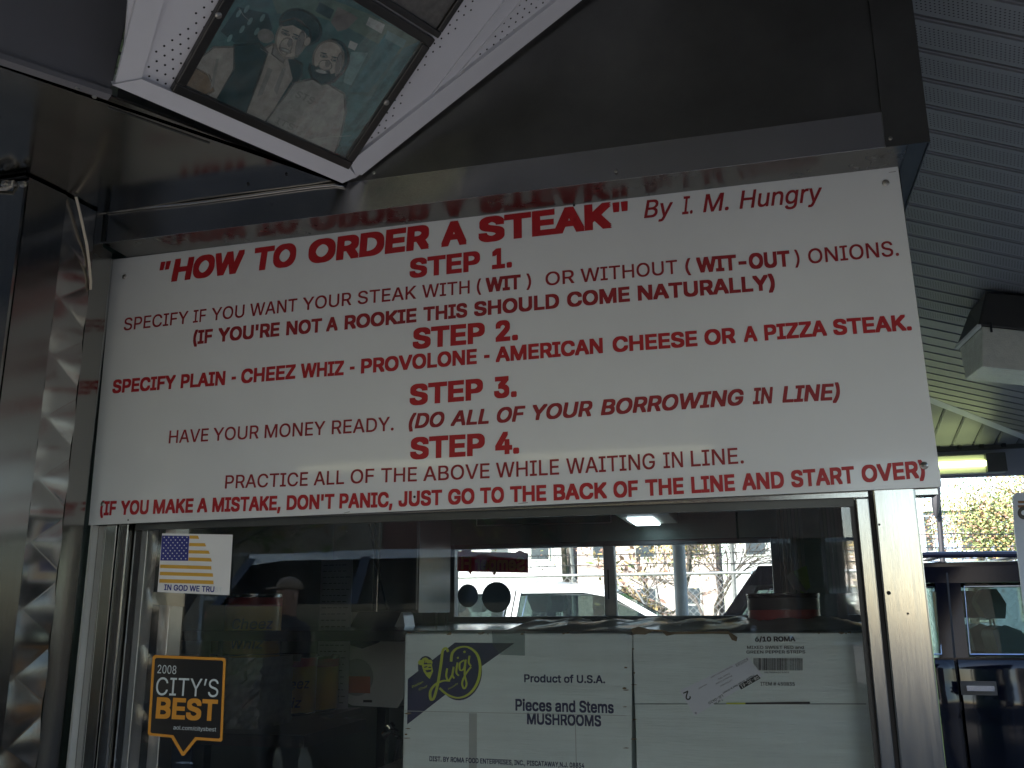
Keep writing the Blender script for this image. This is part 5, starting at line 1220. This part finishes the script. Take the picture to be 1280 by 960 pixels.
# ================================================================== FENCE, TREES, HOUSES
GALV = mat("galvanised_wire", (.28, .28, .28), .5, .6, noise=.2)
FY = 10.2; fz = .12
fence = thing("chain_link_fence", "chain link fence with top rail and barbed wire beyond the parked cars", "fence", (0, FY, fz))
m = MB(); X0, X1, FHt_ = -7.0, 9.0, 1.75
def bar(mb, a, b, r_):
    a, b = Vector(a), Vector(b); d = (b - a).normalized(); u = d.cross(Vector((0, 1, 0))).normalized() * r_; v = Vector((0, r_, 0))
    mb.add([a + u, a + v, a - u, b + u, b + v, b - u], [(0, 1, 4, 3), (1, 2, 5, 4), (2, 0, 3, 5)])
s_ = .085; n_ = int((X1 - X0 + FHt_) / s_)
for i in range(n_):
    x = X0 - FHt_ + i * s_
    a0 = max(x, X0); b0 = min(x + FHt_, X1)
    if b0 > a0:
        bar(m, (a0, FY, fz + (a0 - x)), (b0, FY, fz + (b0 - x)), .0022); bar(m, (a0, FY + .004, fz + FHt_ - (a0 - x)), (b0, FY + .004, fz + FHt_ - (b0 - x)), .0022)
tag(m.build("wire_mesh", GALV, fence), kind="stuff")
for i in range(9):
    x = X0 + i * 2.0; m = MB(); m.tube([(x, FY + .03, fz - .15), (x, FY + .03, fz + FHt_ + .05), (x, FY - .10, fz + FHt_ + .40)], .026, 8); m.build("fence_post", GALV, fence, True)
m = MB(); m.tube([(X0, FY + .02, fz + FHt_), (X1, FY + .02, fz + FHt_)], .02, 8); m.build("top_rail", GALV, fence, True)
random.seed(21)
for k, (dy, dz) in enumerate(((-.02, .12), (-.06, .24), (-.10, .38))):
    m = MB(); pts = [(X0 + i * .5, FY + dy, fz + FHt_ + dz + random.uniform(-.02, .02)) for i in range(33)]; m.tube(pts, .006, 5)
    for i in range(150):
        x = X0 + i * .107; c = Vector((x, FY + dy, fz + FHt_ + dz)); m.tube([c + Vector((-.015, -.01, -.03)), c + Vector((.015, .01, .03))], .003, 4, cap=False); m.tube([c + Vector((.015, .01, -.03)), c + Vector((-.015, -.01, .03))], .003, 4, cap=False)
    m.build("barbed_wire", GAP, fence)
# dark utility post with a hanging bundle and a white pole, right of the corner post
DKP = mat("dark_pole", (.010, .010, .014), .7, noise=.3)
a, b = at(1172, 600, 9.0), at(1181, 740, 9.0); m = MB(); m.tube([(b.x, 9.0, 0), b, a + Vector((.0, 0, .3)), a + Vector((0, 0, 2.0))], .028, 8)
up = thing("utility_post", "thin dark post with a dark bundle hanging near its top, right of the steel column", "post", (b.x, 9.0, 0)); m.build("shaft", DKP, up, True)
m = MB(); pts = [at(1170, y, 8.93) for y in (590, 606, 618, 630, 640, 648)]; m.tube(pts, [.045, .04, .046, .044, .03, .008], 8); m.build("hanging_bundle", DKP, up, True)
a, b = at(1160, 600, 13.0), at(1161, 740, 13); m = MB(); m.tube([(b.x, 13, 0), (b.x, 13, 5.5)], .045, 10); tag(m.build("lamp_pole", mat("white_pole", (.7, .7, .7), .5, noise=.1), None, True), "slim white pole just right of the steel column", "pole")

LEAFS = [mat("autumn_leaf_gold", (.42, .30, .12), .8, noise=.3), mat("autumn_leaf_rust", (.30, .17, .12), .8, noise=.3), mat("leaf_green", (.20, .25, .09), .8, noise=.3)]
BARK = mat("bark", (.07, .055, .045), .9, noise=.3, bump=.5)
def limbs(mb, p, d, L, r_, depth, tips, rnd):
    q_ = p + d * L; mid = p + d * L * .5 + Vector((rnd.uniform(-1, 1), rnd.uniform(-1, 1), 0)) * L * .04
    mb.tube([p, mid, q_], [r_, r_ * .85, r_ * .68], 6 if depth > 2 else 4, cap=False)
    tips.append((q_, depth))
    if depth <= 0: return
    for i in range(rnd.choice((2, 3, 3))):
        a = rnd.uniform(0, 6.28); t_ = rnd.uniform(.35, .8); u = d.orthogonal().normalized(); v = d.cross(u)
        nd = (d + (u * math.cos(a) + v * math.sin(a)) * t_).normalized(); nd.z = nd.z * .9 + .08; limbs(mb, q_ if i else mid.lerp(q_, .6), nd, L * rnd.uniform(.62, .85), r_ * .62, depth - 1, tips, rnd)
def tree(label, loc, H, spread, leafn, lmats, seed, cat="tree", group="autumn trees beyond the fence", bare=False, leaf=.10):
    rnd = random.Random(seed); t = thing("bare_tree" if bare else "autumn_tree", label, cat, loc, group); tips = []
    m = MB(); base = Vector(loc); limbs(m, base - Vector((0, 0, .1)), Vector((rnd.uniform(-.05, .05), 0, 1)).normalized(), H * (.22 if bare else .28), H * (.008 if bare else .018) + .015, 5 if bare else 4, tips, rnd); m.build("trunk", BARK, t, True)
    if bare and not leafn: return t
    m = MB(); tp_ = [q_ for q_, d in tips if d <= 2]
    for i in range(leafn):
        c = rnd.choice(tp_) + Vector((rnd.gauss(0, 1), rnd.gauss(0, 1), rnd.gauss(0, .8))) * spread
        u = Vector((rnd.gauss(0, 1), rnd.gauss(0, 1), rnd.gauss(0, 1))).normalized(); v = u.orthogonal().normalized(); s = leaf * rnd.uniform(.5, 1.3)
        mi = 0 if rnd.random() < .6 else (1 if rnd.random() < .6 else 2)
        m.add([c - u * s, c - v * s * .5, c + u * s, c + v * s * .5], [(0, 1, 2, 3)], mi)
    cr = m.build("crown", lmats, t); cr['kind'] = "stuff"; return t
G_, O_, L_ = LEAFS
tdat = [(-9, 24, 7, "gold"), (-4.5, 27, 8, "rust"), (-.5, 22, 6, "gold"), (3.2, 26, 7.5, "rust"), (6.2, 23, 5.5, "green"), (9.5, 25, 7, "gold"), (13, 28, 8, "rust"), (17, 24, 6.5, "gold"), (21, 30, 8, "rust")]
words = ["far left gold leaved tree beyond the fence", "tall rust leaved tree left of the rear window's mullion", "gold leaved tree directly behind the rear window's mullion", "rust leaved tree behind the round grey canopy post", "greenest yellow tree, above the navy vehicle's roof", "gold leaved tree between the green one and the notice plate", "tall rust tree behind the notice plate", "gold tree right of the notice plate", "rearmost rust tree at the far right"]
for (x, y, H, kd), wd in zip(tdat, words):
    lm = {"gold": [G_, O_, L_], "rust": [O_, G_, L_], "green": [L_, G_, O_]}[kd]
    tree(wd, (x, y, .25), H, .42, 8500, lm, int(x * 10 + y * 7), leaf=.05)
q = at(886, 735, 12.0); tree("small bare tree with spreading twigs seen through the rear window's right pane", (q.x, 12.0, .2), 4.2, .1, 0, LEAFS, 5, bare=True, group=None)
tree("slim sapling with few rust leaves at the left of the bare tree", (at(825, 735, 14).x, 14.0, .2), 3.6, .15, 260, [O_, G_, L_], 8, bare=True, group=None, leaf=.06)
# rows of houses
WINM = glassmat("house_glass", (.3, .33, .36), .05, 1.6); TRIMW = mat("house_trim", (.40, .40, .38), .6, noise=.1)
def house(label, x0, x1, y0, y1, h, wall, face, group):
    t = thing("row_house", label, "house", ((x0 + x1) / 2, (y0 + y1) / 2, 0), group); yf = y0 if face < 0 else y1; s = face
    m = MB(); m.box(x0, x1, y0, y1, -.2, h); m.build("wall", wall, t)
    m = MB(); m.box(x0 - .02, x1 + .02, min(yf, yf + s * .25), max(yf, yf + s * .25), h - .35, h + .15); rf = m.build("cornice", TRIMW, t)
    n = 2; fl_ = int(h // 2.9)
    for f in range(fl_):
        for i in range(n + 1):
            cx = x0 + (x1 - x0) * (i + .6) / (n + 1.2); z = .9 + f * 2.9
            if f == 0 and i == 0:
                m = MB(); m.box(cx - .5, cx + .5, min(yf, yf + s * .08), max(yf, yf + s * .08), 0, 2.15); d = m.build("door", mat("house_door", (.12, .06, .04), .6, noise=.2), t); m = MB(); m.tube([(cx + .38, yf + s * .12, 1.0), (cx + .38, yf + s * .10, 1.06)], .03, 8); m.build("handle", CHR, d); continue
            m = MB(); m.box(cx - .5, cx + .5, min(yf, yf + s * .06), max(yf, yf + s * .06), z, z + 1.6); wn = m.build("window", TRIMW, t)
            for zz in (z + .07, z + .84):
                m = MB(); m.box(cx - .42, cx + .42, min(yf + s * .061, yf + s * .075), max(yf + s * .061, yf + s * .075), zz, zz + .69); m.build("pane", mat("window_dark", (.04, .05, .06), .1, noise=.2) if "window_dark" not in MATS else MATS["window_dark"], wn)
def brick(name, c):
    m_ = mat(name, c, .85, noise=.15, nscale=2); n = m_.node_tree.nodes; l = m_.node_tree.links; b = n["Principled BSDF"]
    tc = n.new("ShaderNodeTexCoord"); mp = n.new("ShaderNodeMapping"); mp.inputs["Rotation"].default_value = (R_(90), 0, 0); l.new(tc.outputs["Object"], mp.inputs[0])
    br = n.new("ShaderNodeTexBrick"); br.inputs["Scale"].default_value = 4.5; br.inputs["Color1"].default_value = (*c, 1); br.inputs["Color2"].default_value = (c[0]*.7, c[1]*.7, c[2]*.7, 1); br.inputs["Mortar"].default_value = (.35, .32, .29, 1); br.inputs["Mortar Size"].default_value = .015
    l.new(mp.outputs[0], br.inputs["Vector"]); l.new(br.outputs[0], b.inputs["Base Color"]); return m_
BRK = [brick("red_brick", (.24, .085, .06)), brick("brown_brick", (.18, .10, .07)), brick("tan_brick", (.33, .25, .17))]
CREA = mat("pale_stucco", (.45, .45, .46), .8, noise=.1); PINK = mat("pale_pink_stucco", (.45, .36, .33), .8, noise=.1); BLUS = mat("blue_grey_siding", (.22, .27, .36), .8, noise=.1)
desc = ["red brick", "brown brick", "tan brick"]
for i, (hx0_, hx1_, wd) in enumerate(((-23, -17.03, "leftmost"), (-17, -11.03, "second from the left"), (-11, -5.03, "third from the left"), (-5, 1.0, "left of the street lamp height tree"), (1.03, 2.6, "narrow one at the side street corner"), (7.0, 13.0, "first right of the side street"), (13.03, 19, "rightmost"))):  # gap and narrow house added out of view, shaping light on post and pane
    house("%s row house behind the photographer, %s" % (desc[i % 3], wd.replace("left of the street lamp height tree", "behind the middle street tree")), hx0_, hx1_, -22, -13.5, 8.0 + (i % 2) * .9, BRK[i % 3], 1, "row houses across the street")
for i, (x0, wl, dn) in enumerate(((-14, CREA, "pale"), (-7, PINK, "pale pink"), (0, CREA, "pale"), (7, BLUS, "blue grey"), (14, CREA, "pale"), (21, BRK[2], "tan brick"), (28, BLUS, "blue grey"))):
    house("%s far house behind the autumn trees, %s from the left" % (dn, ("first", "second", "third", "fourth", "fifth", "sixth", "seventh")[i]), x0, x0 + 6.4, 42, 50, 5.9, wl, -1, "far houses behind the trees")
for i, (x, y) in enumerate(((-8, -12), (-1.5, -12.2), (11, -12))):
    tree("%s street tree before the row houses behind the photographer" % ("left", "middle", "right")[i], (x, y, 0), 6.5, .4, 2600, [L_, G_, O_], 40 + i, group="street trees before the row houses", leaf=.12)
